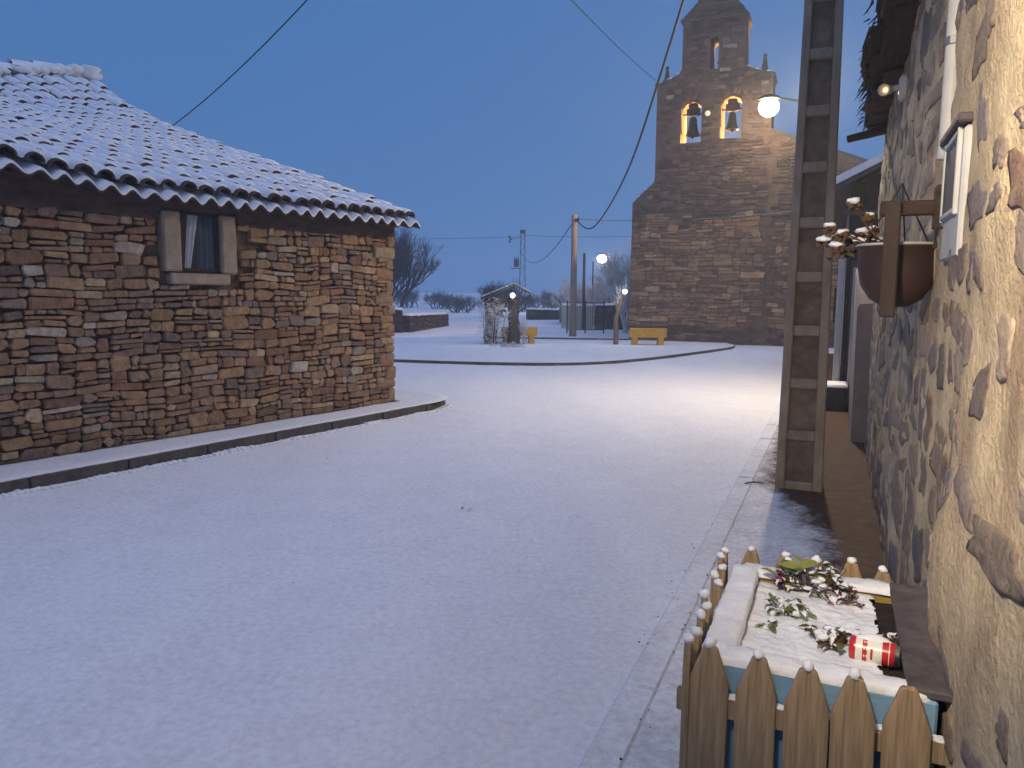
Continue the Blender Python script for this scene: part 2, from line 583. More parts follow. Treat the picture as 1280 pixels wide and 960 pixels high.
def stone(mb, rect, rng, depth, tint, gap=.008, y0=0.0, warp=.02, wscale=1.6, seed=0.0, dirn=-1, back=.04):
    """one faceted, rounded stone on the plane y = y0 (facing dirn * y)"""
    x0, x1, z0, z1 = rect
    wd, hg = x1 - x0 - gap, z1 - z0 - gap
    if wd < .02 or hg < .015: return
    cx, cz = (x0 + x1) / 2, (z0 + z1) / 2
    cut = min(wd, hg) * rng.uniform(.12, .34)
    hx, hz = wd / 2, hg / 2
    base = [(-hx, -hz + cut), (-hx + cut * rng.uniform(.6, 1.6), -hz), (hx - cut * rng.uniform(.6, 1.6), -hz), (hx, -hz + cut),
            (hx, hz - cut), (hx - cut * rng.uniform(.6, 1.6), hz), (-hx + cut * rng.uniform(.6, 1.6), hz), (-hx, hz - cut)]
    j = min(wd, hg) * .15
    base = [(a + rng.uniform(-j, j), b + rng.uniform(-j, j)) for a, b in base]
    ro_ = rng.gauss(0, .035)
    base = [(a - b * ro_, b + a * ro_) for a, b in base]
    ti, tj = rng.uniform(-.12, .12), rng.uniform(-.2, .2)
    rings = []
    for sc_, dy in ((1.0, back), (1.0, -depth * .55), (.90 if min(wd, hg) > .05 else .8, -depth)):
        ring = []
        for a, b in base:
            x, z = cx + a * sc_, cz + b * (sc_ - (.04 if sc_ < 1 else 0))
            wx = warp * noise.noise((x * wscale, z * wscale, 1.7 + seed))
            wz = warp * noise.noise((x * wscale, z * wscale, 9.1 + seed))
            dd = dy if sc_ == 1.0 and dy > 0 else dy * (1 + ti * a / hx + tj * b / hz)
            if sc_ < 1: dd += rng.uniform(-.12, .12) * depth
            ring.append((x + wx, y0 - dirn * dd * 1.0 if dirn > 0 else y0 + dd, z + wz))
        rings.append(ring)
    vs = rings[0] + rings[1] + rings[2]
    fs = []
    for q in range(2):
        for k in range(8):
            k2 = (k + 1) % 8
            fs.append((q * 8 + k, q * 8 + k2, q * 8 + 8 + k2, q * 8 + 8 + k))
    fs.append(tuple(16 + k for k in range(8)))
    mb.add(vs, fs, 0, tint)


PAL = [((.37, .235, .135), 5), ((.42, .28, .165), 4), ((.31, .18, .115), 4), ((.34, .23, .16), 3), ((.27, .195, .15), 3),
       ((.50, .38, .25), 1.4), ((.38, .32, .26), 1.0), ((.21, .14, .10), 1.2), ((.55, .49, .41), .4)]


def pick(rng, pal=PAL, v=.14):
    c = rng.choices([p[0] for p in pal], [p[1] for p in pal])[0]
    k = 1 + rng.uniform(-v, v)
    return tuple(x * k * q for x, q in zip(c, (1.03, .99, .93)))


# ------------------------------------------------------------------ stone house on the left
hs = empty('stone_house', house(0, 0), HROT)
tag(hs, 'low brown stone house with a snowy tiled roof and one small window', 'house')
m = MB()
m.box((-4.25, 6.6, 1.3), (8.5 - .06, 13.1, 2.6))
wall = m.build('wall', EARTH, hs)
rng = random.Random(11)
rects = []
z = .10
while z < 2.36:                                            # wavy bands of random rubble
    h = rng.uniform(.16, .34)
    if z + h > 2.25: h = 2.38 - z
    x = -8.5
    while x < -.01:
        ln = rng.uniform(.5, 1.1)
        if x + ln > -.35: ln = -x
        split(x, x + ln, z, z + h, rng, (.10, .34), (.055, .125), rects)
        x += ln
    z += h
WX0, WX1, WZ0, WZ1 = -3.36, -2.42, 1.70, 2.50              # dressed window surround
keep = []
for rc in rects:
    if rc[1] > WX0 + .02 and rc[0] < WX1 - .02 and rc[3] > WZ0 + .02 and rc[2] < WZ1:
        continue
    keep.append(rc)


def vis_area(rc):
    return (rc[1] - rc[0]) * (rc[3] - rc[2]) if rc[1] > -5.1 else 0


order = sorted(range(len(keep)), key=lambda i: -vis_area(keep[i]))
big = set(order[:298])
rest = MB()
for i, rc in enumerate(keep):
    tint = pick(rng)
    dep = rng.uniform(.012, .042)
    if i in big:
        mb = MB()
        stone(mb, rc, rng, dep, tint, gap=rng.uniform(.006, .016), warp=.035)
        mb.build('stone', STONE, wall)
    else:
        stone(rest, rc, rng, dep, tint, gap=rng.uniform(.006, .014), warp=.035)
rects = []                                                 # gable side, round the corner
split(.02, 13.1, .1, 2.6, rng, (.12, .42), (.06, .14), rects)
gb = MB()
for rc in rects:
    stone(gb, rc, rng, rng.uniform(.01, .035), pick(rng), gap=.012, warp=.03)
for (a, b, c), col in zip(gb.v, gb.c):                     # turn the sheet round the corner
    rest.v.append((-b - .03, a, c)); rest.c.append(col)
off = len(rest.v) - len(gb.v)
rest.f += [tuple(k + off for k in f) for f in gb.f]; rest.m += gb.m
ro = rest.build('small_stones', STONE, wall)
ro['kind'] = 'stuff'
# quoins that turn the corner
z = .12
k = 0
while z < 2.4:
    h = rng.uniform(.10, .20)
    mb = MB()
    lx, ly = (rng.uniform(.26, .40), rng.uniform(.14, .2)) if k % 2 else (rng.uniform(.14, .2), rng.uniform(.28, .4))
    mb.box((0, 0, 0), (lx, ly, h - .012), ch=.022, col=pick(rng, [((.40, .29, .18), 3), ((.33, .22, .13), 3), ((.45, .36, .25), 1)]))
    mb.v = [(a + rng.uniform(-.008, .008), b + rng.uniform(-.008, .008), c + rng.uniform(-.006, .006)) for a, b, c in mb.v]
    o = mb.build('quoin', STONE, wall)
    o.location = (.05 - lx / 2 + rng.uniform(-.012, .012), -.045 + ly / 2 + rng.uniform(-.01, .01), z + h / 2)
    z += h; k += 1
# window
wn = empty('window', (0, 0, 0), 0, hs)
for (x0, x1, z0, z1, nm) in ((-3.33, -3.13, 1.84, 2.46, 'jamb'), (-2.66, -2.47, 1.83, 2.46, 'jamb'), (-3.27, -2.56, 1.71, 1.825, 'sill')):
    mb = MB()
    mb.box(((x0 + x1) / 2, .0, (z0 + z1) / 2), (x1 - x0, .14, z1 - z0), ch=.018)
    mb.v = [(a + .012 * noise.noise((a * 9, c * 9, 1)), b, c + .012 * noise.noise((a * 9, c * 9, 5))) for a, b, c in mb.v]
    mb.build(nm, PALEST, wn)
mb = MB()
mb.box((-2.895, .02, 2.15), (.48, .05, .66))
mb.build('pane', GLASS, wn)
mb = MB()
for x in (-3.105, -2.69):
    mb.box((x, -.012, 2.15), (.035, .03, .63), ch=.004)
mb.box((-2.90, -.012, 2.447), (.38, .03, .03), ch=.004); mb.box((-2.90, -.012, 1.858), (.38, .03, .03), ch=.004)
mb.build('frame', WOODD, wn)
cur = MB()                                                 # curtain drawn to one side
vs = []
for i in range(9):
    for j in range(7):
        u, v = i / 8, j / 6
        x = -3.075 + u * (.075 + .05 * v) + .05 * v * 0 + (1 - v) * -.0
        x += -.0 if v > .5 else 0
        vs.append((x + .055 * v, -.010 + .006 * math.sin(u * 14), 1.88 + v * .55))
cur.add(vs, [(i * 7 + j, (i + 1) * 7 + j, (i + 1) * 7 + j + 1, i * 7 + j + 1) for i in range(8) for j in range(6)])
cur.build('curtain', mat('curtain_cloth', (.42, .44, .47), (.3, .32, .35), scale=9, rough=.9), wn, smooth=True)
cur = MB()
vs = []
for i in range(13):
    for j in range(4):
        u, v = i / 12, j / 3
        vs.append((-2.92 + u * .215, -.008 + .005 * math.sin(u * 22), 1.88 + v * .55))
cur.add(vs, [(i * 4 + j, (i + 1) * 4 + j, (i + 1) * 4 + j + 1, i * 4 + j + 1) for i in range(12) for j in range(3)])
cur.build('curtain', mat('curtain_blue', (.06, .085, .12), (.035, .05, .07), scale=9, rough=.9), wn, smooth=True)
# dark rough band under the eaves
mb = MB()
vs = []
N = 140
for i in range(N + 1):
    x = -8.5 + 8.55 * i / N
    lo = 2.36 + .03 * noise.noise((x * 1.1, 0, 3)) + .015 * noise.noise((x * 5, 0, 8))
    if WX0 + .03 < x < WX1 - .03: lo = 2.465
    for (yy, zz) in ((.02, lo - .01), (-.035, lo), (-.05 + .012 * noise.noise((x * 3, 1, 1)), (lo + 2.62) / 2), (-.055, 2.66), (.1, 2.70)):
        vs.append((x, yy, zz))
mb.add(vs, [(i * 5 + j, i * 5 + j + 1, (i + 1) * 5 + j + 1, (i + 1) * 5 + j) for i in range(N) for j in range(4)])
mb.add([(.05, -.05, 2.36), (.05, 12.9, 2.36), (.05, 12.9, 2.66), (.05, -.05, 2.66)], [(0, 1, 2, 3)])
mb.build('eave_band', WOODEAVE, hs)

# roof
PROF = [(-.45, 2.575), (-.2, 2.64), (.41, 2.86), (1.55, 3.22), (2.83, 3.61), (4.27, 4.06), (5.66, 4.52), (6.66, 4.94), (7.46, 5.36), (8.0, 5.66)]


def prof(y):
    if y > 8.0: return 5.66 - (y - 8.0) * .45
    for (a, za), (b, zb) in zip(PROF[:-1], PROF[1:]):
        if y <= b: return za + (zb - za) * (y - a) / (b - a)


def roofz(x, y):
    k = min(1, max(0, y / 8.0))
    return prof(y) - k * k * min(.42, .24 * max(0, -x - .1)) + .10 * max(0, min(1, (-x - 3.6) / 1.2)) * (1 - k) + .018 * noise.noise((x * .9, y * .6, 2))


PITCH = .205
NC = 42
roof = empty('roof', (0, 0, 0), 0, hs)
mb = MB()                                                  # channel tiles carrying the snow
vs = []
xs_ = [-8.45 + .205 / 8 * i for i in range(NC * 8 + 3)]
ys_ = [-.36, -.34, -.25] + [-.1 + .25 * i for i in range(34)] + [8.6, 10, 13.3]
for y in ys_:
    for x in xs_:
        ph = (x - .12 + .028 * noise.noise((x * 2.3, 0, 8))) / PITCH * 2 * math.pi
        vs.append((x, y - (.05 * noise.noise((x * 3.1, 4, 4)) if y < -.2 else 0), roofz(x, y) + (.036 + .014 * noise.noise((x * 2.9, 1, 2))) * math.cos(ph) - .030 + .012 * noise.noise((x * 1.9, 2, 6)) + .006 * noise.noise((x * 11, y * 5, 0))))
nX = len(xs_)
nb = len(vs)
F = [(j * nX + i, j * nX + i + 1, (j + 1) * nX + i + 1, (j + 1) * nX + i) for j in range(len(ys_) - 1) for i in range(nX - 1)]
mb.add(vs, F)
mb.add([(x, y + .002, z) for x, y, z in vs[:nX]] + [(x, y + .006, z - .024) for x, y, z in vs[:nX]], [(i, nX + i, nX + i + 1, i + 1) for i in range(nX - 1)], 0)
mb.build('snow', SNOW, roof, smooth=True)
mb = MB()
vs2 = [(x, y + .012, z - .026) for x, y, z in vs]
vs3 = [(x, y + .012, z - .045) for x, y, z in vs]
mb.add(vs2, F); mb.add(vs3, [f[::-1] for f in F])
mb.add(vs2[:nX] + vs3[:nX], [(i, i + 1, nX + i + 1, nX + i) for i in range(nX - 1)])
mb.add([vs2[j * nX + nX - 1] for j in range(len(ys_))] + [vs3[j * nX + nX - 1] for j in range(len(ys_))],
       [(j, j + 1, len(ys_) + j + 1, len(ys_) + j) for j in range(len(ys_) - 1)])
mb.build('channel_tiles', TERRA, roof)['kind'] = 'stuff'


def tile_mesh(seed):
    rng = random.Random(seed)
    mb = MB()
    n = 7
    Ln = .42
    r0, r1 = .084, .067                                     # lower and upper end
    def ring(y, r, zoff=0.0, a0=0.0):
        return [(r * math.cos(a0 + (math.pi - 2 * a0) * k / n), y, r * .95 * math.sin(a0 + (math.pi - 2 * a0) * k / n) + zoff) for k in range(n + 1)]
    A_ = ring(0, r0); B_ = ring(Ln, r1); Ai = ring(0, r0 - .015)
    Bi = ring(.16, r0 - .02)
    mb.add(A_ + B_, [(k, k + 1, n + 2 + k, n + 1 + k) for k in range(n)], 0)
    mb.add(A_ + Ai, [(k, n + 1 + k, n + 2 + k, k + 1) for k in range(n)], 0)
    mb.add(Ai + Bi, [(k, n + 1 + k, n + 2 + k, k + 1) for k in range(n)], 0)
    th = rng.uniform(.018, .036)
    st = rng.uniform(.004, .055)
    S0 = ring(st, r0 + .001, 0, .22); S1 = ring(st + .012, r0 + th * .75, .002, .12); S2 = ring(.2, r0 * .92 + th * .8, .006, .16); S3 = ring(Ln + .02, r1 + th * .6, .0, .14)
    S1 = [(x, y + rng.uniform(-.01, .012), z) for x, y, z in S1]
    q = S0 + S1 + S2 + S3
    mb.add(q, [(i * (n + 1) + k, i * (n + 1) + k + 1, (i + 1) * (n + 1) + k + 1, (i + 1) * (n + 1) + k) for i in range(3) for k in range(n)], 1)
    return mb


tiles = [tile_mesh(i) for i in range(7)]
tmeshes = [t.mesh('tile', [TERRA, SNOW], True) for t in tiles]
rng = random.Random(21)
cand = []
EXPO = .35
for c in range(NC):
    x = .12 - c * PITCH
    for r_ in range(29):
        y = -.27 + r_ * EXPO
        if y > 7.95: continue
        px = house(x, y)
        d = math.hypot(px.x, px.y)
        vis = (px.x / px.y) > -.72
        cand.append((d if vis else d + 100, x, y, r_))
cand.sort()
rest = MB()
for i, (d, x, y, r_) in enumerate(cand):
    z0, z1 = roofz(x, y), roofz(x, y + .33)
    pitch = math.atan2(z1 - z0, .33) - .035
    xx = x + rng.uniform(-.016, .016); yy = y + rng.uniform(-.045, .035)
    rz = rng.uniform(-.03, .03)
    if rng.random() < .03: rz += rng.choice((-1, 1)) * .12; yy -= .05
    ti = rng.randrange(7)
    zz = z0 + .016 + rng.uniform(-.006, .014)
    if i < 298:
        linkobj('tile', tmeshes[ti], roof, (xx, yy, zz), (pitch, 0, rz))
    else:
        M = Matrix.Translation((xx, yy, zz)) @ Matrix.Rotation(rz, 4, 'Z') @ Matrix.Rotation(pitch, 4, 'X')
        b = len(rest.v)
        rest.v += [tuple(M @ Vector(p)) for p in tiles[ti].v]; rest.c += tiles[ti].c
        rest.f += [tuple(k + b for k in f) for f in tiles[ti].f]; rest.m += tiles[ti].m
rest.build('upper_tiles', [TERRA, SNOW], roof, smooth=True)['kind'] = 'stuff'
mb = MB()                                                  # ridge tiles under snow
x = .2
k = 0
while x > -8.3:
    Lr = rng.uniform(.34, .42)
    M = Matrix.Translation((x, 8.03 + rng.uniform(-.02, .02), roofz(x, 7.98) + .02)) @ Matrix.Rotation(R(90) + rng.uniform(-.05, .05), 4, 'Z') @ Matrix.Scale(1.6, 4)
    t = tiles[k % 7]
    b = len(mb.v)
    mb.v += [tuple(M @ Vector(p)) for p in t.v]; mb.c += t.c
    mb.f += [tuple(q + b for q in f) for f in t.f]; mb.m += t.m
    x -= Lr; k += 1
mb.build('ridge_tiles', [TERRA, SNOW], roof, smooth=True)['kind'] = 'stuff'
mb = MB()                                                  # snow drifted along the ridge
for i in range(60):
    x = .15 - i * .14
    if rng.random() < .18: continue
    mb.blob((x, 7.98 + rng.uniform(-.05, .05), roofz(x, 7.98) + .10 + rng.uniform(-.02, .03)), (.16, .19, .075 + rng.uniform(-.02, .03)), 9, 6, seed=i, rough=.6)
mb.blob((.12, 7.9, roofz(0, 7.9) + .14), (.2, .28, .13), 10, 7, seed=99, rough=.5)
mb.build('ridge_snow', SNOW, roof, smooth=True)['kind'] = 'stuff'
mb = MB()                                                  # gable above the wall
gy = [i * .4 for i in range(33)] + [13.1]
vs = [(-.03, y, 2.5) for y in gy] + [(-.03, y, roofz(0, y) - .06) for y in gy]
mb.add(vs, [(i, i + 1, len(gy) + i + 1, len(gy) + i) for i in range(len(gy) - 1)])
mb.build('gable', EARTH, hs)

# ------------------------------------------------------------------ church
CH = R(-22)
ch = empty('church', (4.12, 26.37, 0), CH)
tag(ch, 'tall brown stone church with a bell gable of two arches', 'church')


def cpt(x, y, z=0.0):
    return Vector((4.12 + x * math.cos(CH) - y * math.sin(CH), 26.37 + x * math.sin(CH) + y * math.cos(CH), z))


def arc(cx, cz, r, a0, a1, n):
    return [(cx + r * math.cos(R(a0 + (a1 - a0) * i / n)), cz + r * math.sin(R(a0 + (a1 - a0) * i / n))) for i in range(n + 1)]


OUT = [(-.09, -.1), (-.09, 4.66), (.20, 4.95), (.58, 5.28), (.64, 5.34), (.64, 8.33), (.60, 8.36), (.60, 8.45), (.95, 8.55), (1.25, 8.66), (1.42, 8.82),
       (1.42, 10.24), (1.36, 10.27), (1.36, 10.36), (1.86, 10.86), (1.98, 11.2), (2.1, 11.7), (2.22, 12.1), (2.62, 12.1), (2.75, 11.7), (2.9, 11.2), (3.08, 10.80), (3.44, 10.36), (3.44, 10.27), (3.38, 10.24),
       (3.38, 8.86), (3.55, 8.70), (3.85, 8.60), (4.28, 8.48), (4.28, 8.38), (4.25, 8.36), (4.25, -.1)]
ARCH1 = [(1.44, 6.52), (2.10, 6.52)] + arc(1.77, 7.56, .33, 0, 180, 10)
ARCH2 = [(2.69, 6.58), (3.34, 6.58)] + arc(3.015, 7.64, .325, 0, 180, 10)
SLIT = [(2.30, 8.76), (2.56, 8.76), (2.56, 9.66), (2.50, 9.78), (2.36, 9.78), (2.30, 9.70)]
EYE = [(2.36, 10.74), (2.52, 10.74), (2.52, 10.86), (2.36, 10.86)]


def plate(name, outline, holes, y0, thick, material, parent, bevel=0):
    cu = bpy.data.curves.new(name, 'CURVE')
    cu.dimensions = '2D'; cu.fill_mode = 'BOTH'; cu.extrude = thick / 2
    for pl in [outline] + holes:
        sp = cu.splines.new('POLY')
        sp.points.add(len(pl) - 1)
        for i, p in enumerate(pl): sp.points[i].co = (p[0], p[1], 0, 1)
        sp.use_cyclic_u = True
    tmp = bpy.data.objects.new('tmp', cu)
    me = bpy.data.meshes.new_from_object(tmp)
    bpy.data.objects.remove(tmp); bpy.data.curves.remove(cu)
    for v in me.vertices:
        x, y, z = v.co
        v.co = (x, y0 + thick / 2 - z, y)
    me.name = name
    me.materials.clear(); me.materials.append(material)
    return linkobj(name, me, parent)


fac = plate('facade', OUT, [ARCH1, ARCH2, SLIT, EYE], 0.0, 1.12, CHMORT, ch)
NAVE = [(.2, -.1), (.2, 4.6), (1.6, 5.8), (2.2, 6.15), (4.0, 6.2), (4.25, 6.72), (6.6, 5.78), (9.4, 4.65), (9.4, -.1)]
nav = plate('nave', NAVE, [], .03, 14.2, CHMORT, ch)
mb = MB()
for (a, b) in zip(NAVE[1:7], NAVE[2:8]):
    q = [(a[0], .12, a[1] + .02), (b[0], .12, b[1] + .02), (b[0], 14.4, b[1] + .02), (a[0], 14.4, a[1] + .02)]
    up = [(x, y, z + .10) for x, y, z in q]
    mb.add(q + up, [(4, 5, 6, 7), (0, 1, 5, 4), (3, 2, 1, 0), (1, 2, 6, 5), (2, 3, 7, 6), (3, 0, 4, 7)])
mb.build('nave_roof', SLATE, ch)


def inside(x, z, poly):
    c = False
    j = len(poly) - 1
    for i in range(len(poly)):
        (xi, zi), (xj, zj) = poly[i], poly[j]
        if (zi > z) != (zj > z) and x < (xj - xi) * (z - zi) / (zj - zi) + xi: c = not c
        j = i
    return c


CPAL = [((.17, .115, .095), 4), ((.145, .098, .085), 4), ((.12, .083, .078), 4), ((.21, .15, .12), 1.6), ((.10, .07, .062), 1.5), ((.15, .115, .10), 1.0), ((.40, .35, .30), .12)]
CPALO = [((.36, .245, .15), 4), ((.31, .20, .125), 4), ((.25, .16, .11), 3), ((.43, .31, .19), 1.5), ((.22, .14, .10), 2), ((.32, .22, .15), 1)]   # paler ochre courses low on the wall, some lamp light in the tint
rng = random.Random(31)
rects = []
z = -.05
while z < 11.0:
    h = rng.uniform(.3, .55)
    x = -.09
    while x < 9.4:
        ln = rng.uniform(.9, 1.9)
        split(x, x + ln, z, z + h, rng, (.2, .62), (.075, .17), rects)
        x += ln
    z += h
good = []
for rc in rects:
    pts = [(x, zz) for x in (rc[0] + .02, (rc[0] + rc[1]) / 2, rc[1] - .02) for zz in (rc[2] + .02, (rc[2] + rc[3]) / 2, rc[3] - .02)]
    if any(inside(*p, h) for p in pts for h in (ARCH1, ARCH2, SLIT, EYE)): continue
    if all(inside(*p, OUT) for p in pts): good.append((rc, 0.0))
    elif all(inside(*p, NAVE) for p in pts) and rc[0] > 4.27: good.append((rc, .03))
order = sorted(range(len(good)), key=lambda i: -(good[i][0][1] - good[i][0][0]) * (good[i][0][3] - good[i][0][2]) * (1 if good[i][0][1] < 5.2 else .01))
big = set(order[:240])
rest = MB()
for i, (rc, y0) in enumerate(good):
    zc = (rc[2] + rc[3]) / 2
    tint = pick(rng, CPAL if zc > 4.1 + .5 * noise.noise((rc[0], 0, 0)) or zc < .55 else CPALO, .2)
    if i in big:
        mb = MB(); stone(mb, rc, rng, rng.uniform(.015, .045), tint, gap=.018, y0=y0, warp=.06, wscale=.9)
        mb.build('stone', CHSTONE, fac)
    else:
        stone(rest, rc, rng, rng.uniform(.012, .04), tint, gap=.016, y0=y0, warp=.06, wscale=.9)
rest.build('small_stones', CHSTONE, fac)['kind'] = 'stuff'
# cornices, finials, arch rings
def cornice(x0, x1, z, h=.09, out=.06, yb=1.12):
    mb = MB(); mb.box(((x0 + x1) / 2, yb / 2, z), (x1 - x0, yb + 2 * out, h), ch=.015)
    return mb.build('cornice', CHSTONE_PLAIN, ch)


CHSTONE_PLAIN = mat('church_dressed', (.17, .12, .095), (.09, .065, .055), scale=5, rough=.95, bump=.7, bscale=20)
cornice(1.34, 3.46, 10.32); cornice(.57, 1.2, 8.42, .08, .05); cornice(3.75, 4.31, 8.44, .08, .05)
for (fx, fz) in ((.87, 8.53), (3.95, 8.62)):
    mb = MB()
    mb.box((fx, .42, fz + .06), (.22, .22, .14), ch=.015)
    mb.lathe([(.0, 0), (.10, 0), (.085, .10), (.055, .28), (.04, .34), (.065, .38), (.05, .43), (0, .46)], 8, (fx, .42, fz + .12))
    mb.build('finial', CHSTONE_PLAIN, ch)
for (cx, cz, r) in ((1.77, 7.56, .33), (3.015, 7.64, .325)):
    for i in range(11):
        a = R(180 * (i + .5) / 11)
        mb = MB()
        mb.box((0, 0, 0), (.085, .07, .15), rot=Matrix.Rotation(-(a - math.pi / 2), 3, 'Y'), ch=.01, col=pick(rng, CPAL, .2))
        o = mb.build('arch_brick', CHSTONE, fac)
        o.location = (cx + (r + .085) * math.cos(a), -.005, cz + (r + .085) * math.sin(a))
# snow on shoulders
mb = MB()
for i, (x, zz) in enumerate([(.75, 8.50), (1.05, 8.60), (1.3, 8.72), (3.5, 8.76), (3.75, 8.65), (4.1, 8.55), (.1, 4.88), (.35, 5.10), (2.44, 10.75)]):
    mb.blob((x, .35, zz), (.16, .42, .035) if i < 8 else (.07, .25, .03), 8, 5, seed=i)
mb.build('snow', SNOW, ch, smooth=True)

bell_prof = [(0, .62), (.06, .62), (.10, .58), (.125, .50), (.14, .36), (.165, .2), (.21, .08), (.235, .03), (.235, 0), (.20, 0), (.17, .1), (0, .3)]
for (cx, z0, s_, lab) in ((1.77, 6.80, 1.0, 'dark bronze bell in the arch farther from the lit lamp'), (3.015, 6.92, .92, 'dark bronze bell in the arch beside the lit lamp')):
    b = empty('church_bell', cpt(cx, .42, z0), CH)
    tag(b, lab, 'bell', 'bells in the church gable')
    mb = MB(); mb.lathe([(r * s_, zz * s_) for r, zz in bell_prof], 18); mb.build('bell_body', BRONZE, b, smooth=True)
    mb = MB(); mb.box((0, 0, .76 * s_), (.42, .2, .22), ch=.03); mb.box((0, 0, .95 * s_), (.30, .2, .20), ch=.05); mb.build('yoke', WOODD, b)
    mb = MB(); mb.tube([(-.34, 0, .70 * s_), (.34, 0, .70 * s_)], .028, 8); mb.build('axle', IRON, b)
    mb = MB(); mb.tube([(0, 0, .35 * s_), (0, 0, .02)], .018, 6); mb.blob((0, 0, -.03), (.045, .045, .06), 8, 6, rough=0); mb.build('clapper', IRON, b)


def lamp_light(name, loc, power, color, radius=.1, parent=None, spot=None, rot=None):
    L = bpy.data.lights.new(name, 'SPOT' if spot else 'POINT')
    L.energy = power; L.color = color; L.shadow_soft_size = radius
    if spot: L.spot_size = R(spot); L.spot_blend = 1.0
    o = bpy.data.objects.new(name, L)
    COL.objects.link(o); o.location = loc; o.parent = parent
    if rot: o.rotation_euler = rot
    return o


# warm floodlight on the roof behind the bells
for (fx, lab) in ((3.75, 'warm floodlight behind the church bell beside the lit lamp'), (2.42, 'warm floodlight between the two bells behind the church gable')):
    fl = empty('floodlight', cpt(fx, 2.0, 6.30), CH)
    tag(fl, lab, 'floodlight', 'floodlights behind the bells')
    mb = MB(); mb.box((0, 0, .05), (.16, .12, .08), ch=.01); mb.box((0, .06, .18), (.22, .08, .18), ch=.015); mb.build('lamp_body', IRON, fl)
    mb = MB(); mb.box((0, .012, .18), (.18, .01, .14)); mb.build('lens', SPOTE, fl)
    lamp_light('floodlight_lamp', (0, -.08, .24), 2200, (1.0, .56, .18), .06, fl)

# small wall lamp between the arches
wl = empty('wall_lamp', cpt(2.30, -.05, 7.38), CH)
tag(wl, 'small pale round lamp on the church wall between the two arches', 'lamp')
mb = MB(); mb.blob((0, -.06, 0), (.09, .05, .09), 10, 8, rough=0); mb.build('lens', mat('lamp_glass_dim', (.8, .7, .5), rough=.3, emit=(1, .75, .42), estr=.55), wl, smooth=True)
mb = MB(); mb.lathe([(0, 0), (.11, 0), (.11, .03), (0, .03)], 12, (0, -.04, 0), Matrix.Rotation(R(-90), 3, 'X')); mb.build('base', IRON, wl)


# ------------------------------------------------------------------ street lamps
def street_lamp(base, height, head, label, glass, post_r=.06, power=0, color=(1, .8, .5), hs_=.16, post=True, post_base=0.0):
    base = Vector(base); head = Vector(head)
    t = empty('street_lamp', base)
    tag(t, label, 'street lamp', 'lit street lamps')
    rel = head - base
    if post:
        mb = MB(); mb.tube([(0, 0, post_base), (0, 0, height * .5), (0, 0, height)], [post_r * 1.3, post_r, post_r * .8], 10)
        mb.lathe([(0, .0), (post_r * 2.4, .0), (post_r * 2.2, .05), (post_r * 1.5, .3), (0, .3)], 10, (0, 0, post_base)); mb.build('post', GALV, t, smooth=True)
    mb = MB()
    d = Vector((rel.x, rel.y, 0))
    pts = [Vector((0, 0, height - .02)), Vector((0, 0, height)) + d * .25 + Vector((0, 0, (rel.z - height) * .65)), Vector((0, 0, height)) + d * .6 + Vector((0, 0, (rel.z - height) * .98)), rel + Vector((0, 0, .05))]
    mb.tube(smooth_pts(pts, 5), post_r * .6, 8); mb.build('arm', IRON, t, smooth=True)
    ang = math.atan2(d.y, d.x)
    h = mb2 = MB()
    mb2.lathe([(.0, .13), (hs_ * .5, .12), (hs_, .06), (hs_ * 1.08, 0), (hs_ * 1.02, -.01), (0, .02)], 14, rel)
    mb2.build('lamp_head', IRON, t, smooth=True)
    mb2 = MB(); mb2.blob(rel + Vector((0, 0, -hs_ * .75)), (hs_ * .98, hs_ * .98, hs_ * .9), 16, 10, rough=0); mb2.build('lamp_glass', glass, t, smooth=True)
    if power: lamp_light('street_lamp_light', rel + Vector((0, 0, -hs_ * 1.8 - .12)), power, color, .12, t)
    return t


WARM = (1.0, .72, .40)
street_lamp((9.0, 23.4, 0), 6.95, (7.55, 23.5, 7.36), 'lit street lamp on a curved arm before the church gable', LAMPE, power=48, color=(1.0, .74, .42), hs_=.30)
street_lamp((7.93, 60, 0), 3.95, (6.91, 60, 4.56), 'far lit street lamp left of the church', LAMPW, power=900, color=(1.0, .90, .70), hs_=.36, post_r=.07)


# ------------------------------------------------------------------ concrete pole and the unseen lamp post behind it
PH = 9.2
cp = empty('concrete_pole', street(6.83, -.225), -A)
tag(cp, 'tall grey concrete utility pole with sunken panels at the pavement edge', 'utility pole')


def pw(z): return .372 - .0215 * z     # width and depth taper with height
def pd(z): return .26 - .012 * z


for sg in (-1, 1):
    mb = MB()
    vs = []
    for z in (-.1, 3, 6, PH):
        w_, d_ = pw(z), pd(z)
        f = .075 - .0035 * z
        x0, x1 = sorted((sg * w_ / 2, sg * (w_ / 2 - f)))
        c = .010
        vs += [(x0 + c, -d_ / 2, z), (x1 - c, -d_ / 2, z), (x1, -d_ / 2 + c, z), (x1, d_ / 2 - c, z), (x1 - c, d_ / 2, z), (x0 + c, d_ / 2, z), (x0, d_ / 2 - c, z), (x0, -d_ / 2 + c, z)]
    mb.add(vs, [(i * 8 + k, i * 8 + (k + 1) % 8, (i + 1) * 8 + (k + 1) % 8, (i + 1) * 8 + k) for i in range(3) for k in range(8)] + [tuple(24 + k for k in range(8))])
    mb.build('flange', CONC, cp)
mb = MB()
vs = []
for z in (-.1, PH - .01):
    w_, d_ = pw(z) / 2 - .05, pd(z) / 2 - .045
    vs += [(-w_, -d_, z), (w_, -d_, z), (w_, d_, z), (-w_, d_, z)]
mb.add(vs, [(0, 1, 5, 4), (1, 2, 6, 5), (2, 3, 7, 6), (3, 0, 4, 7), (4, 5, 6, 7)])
mb.build('web', CONCREC, cp)
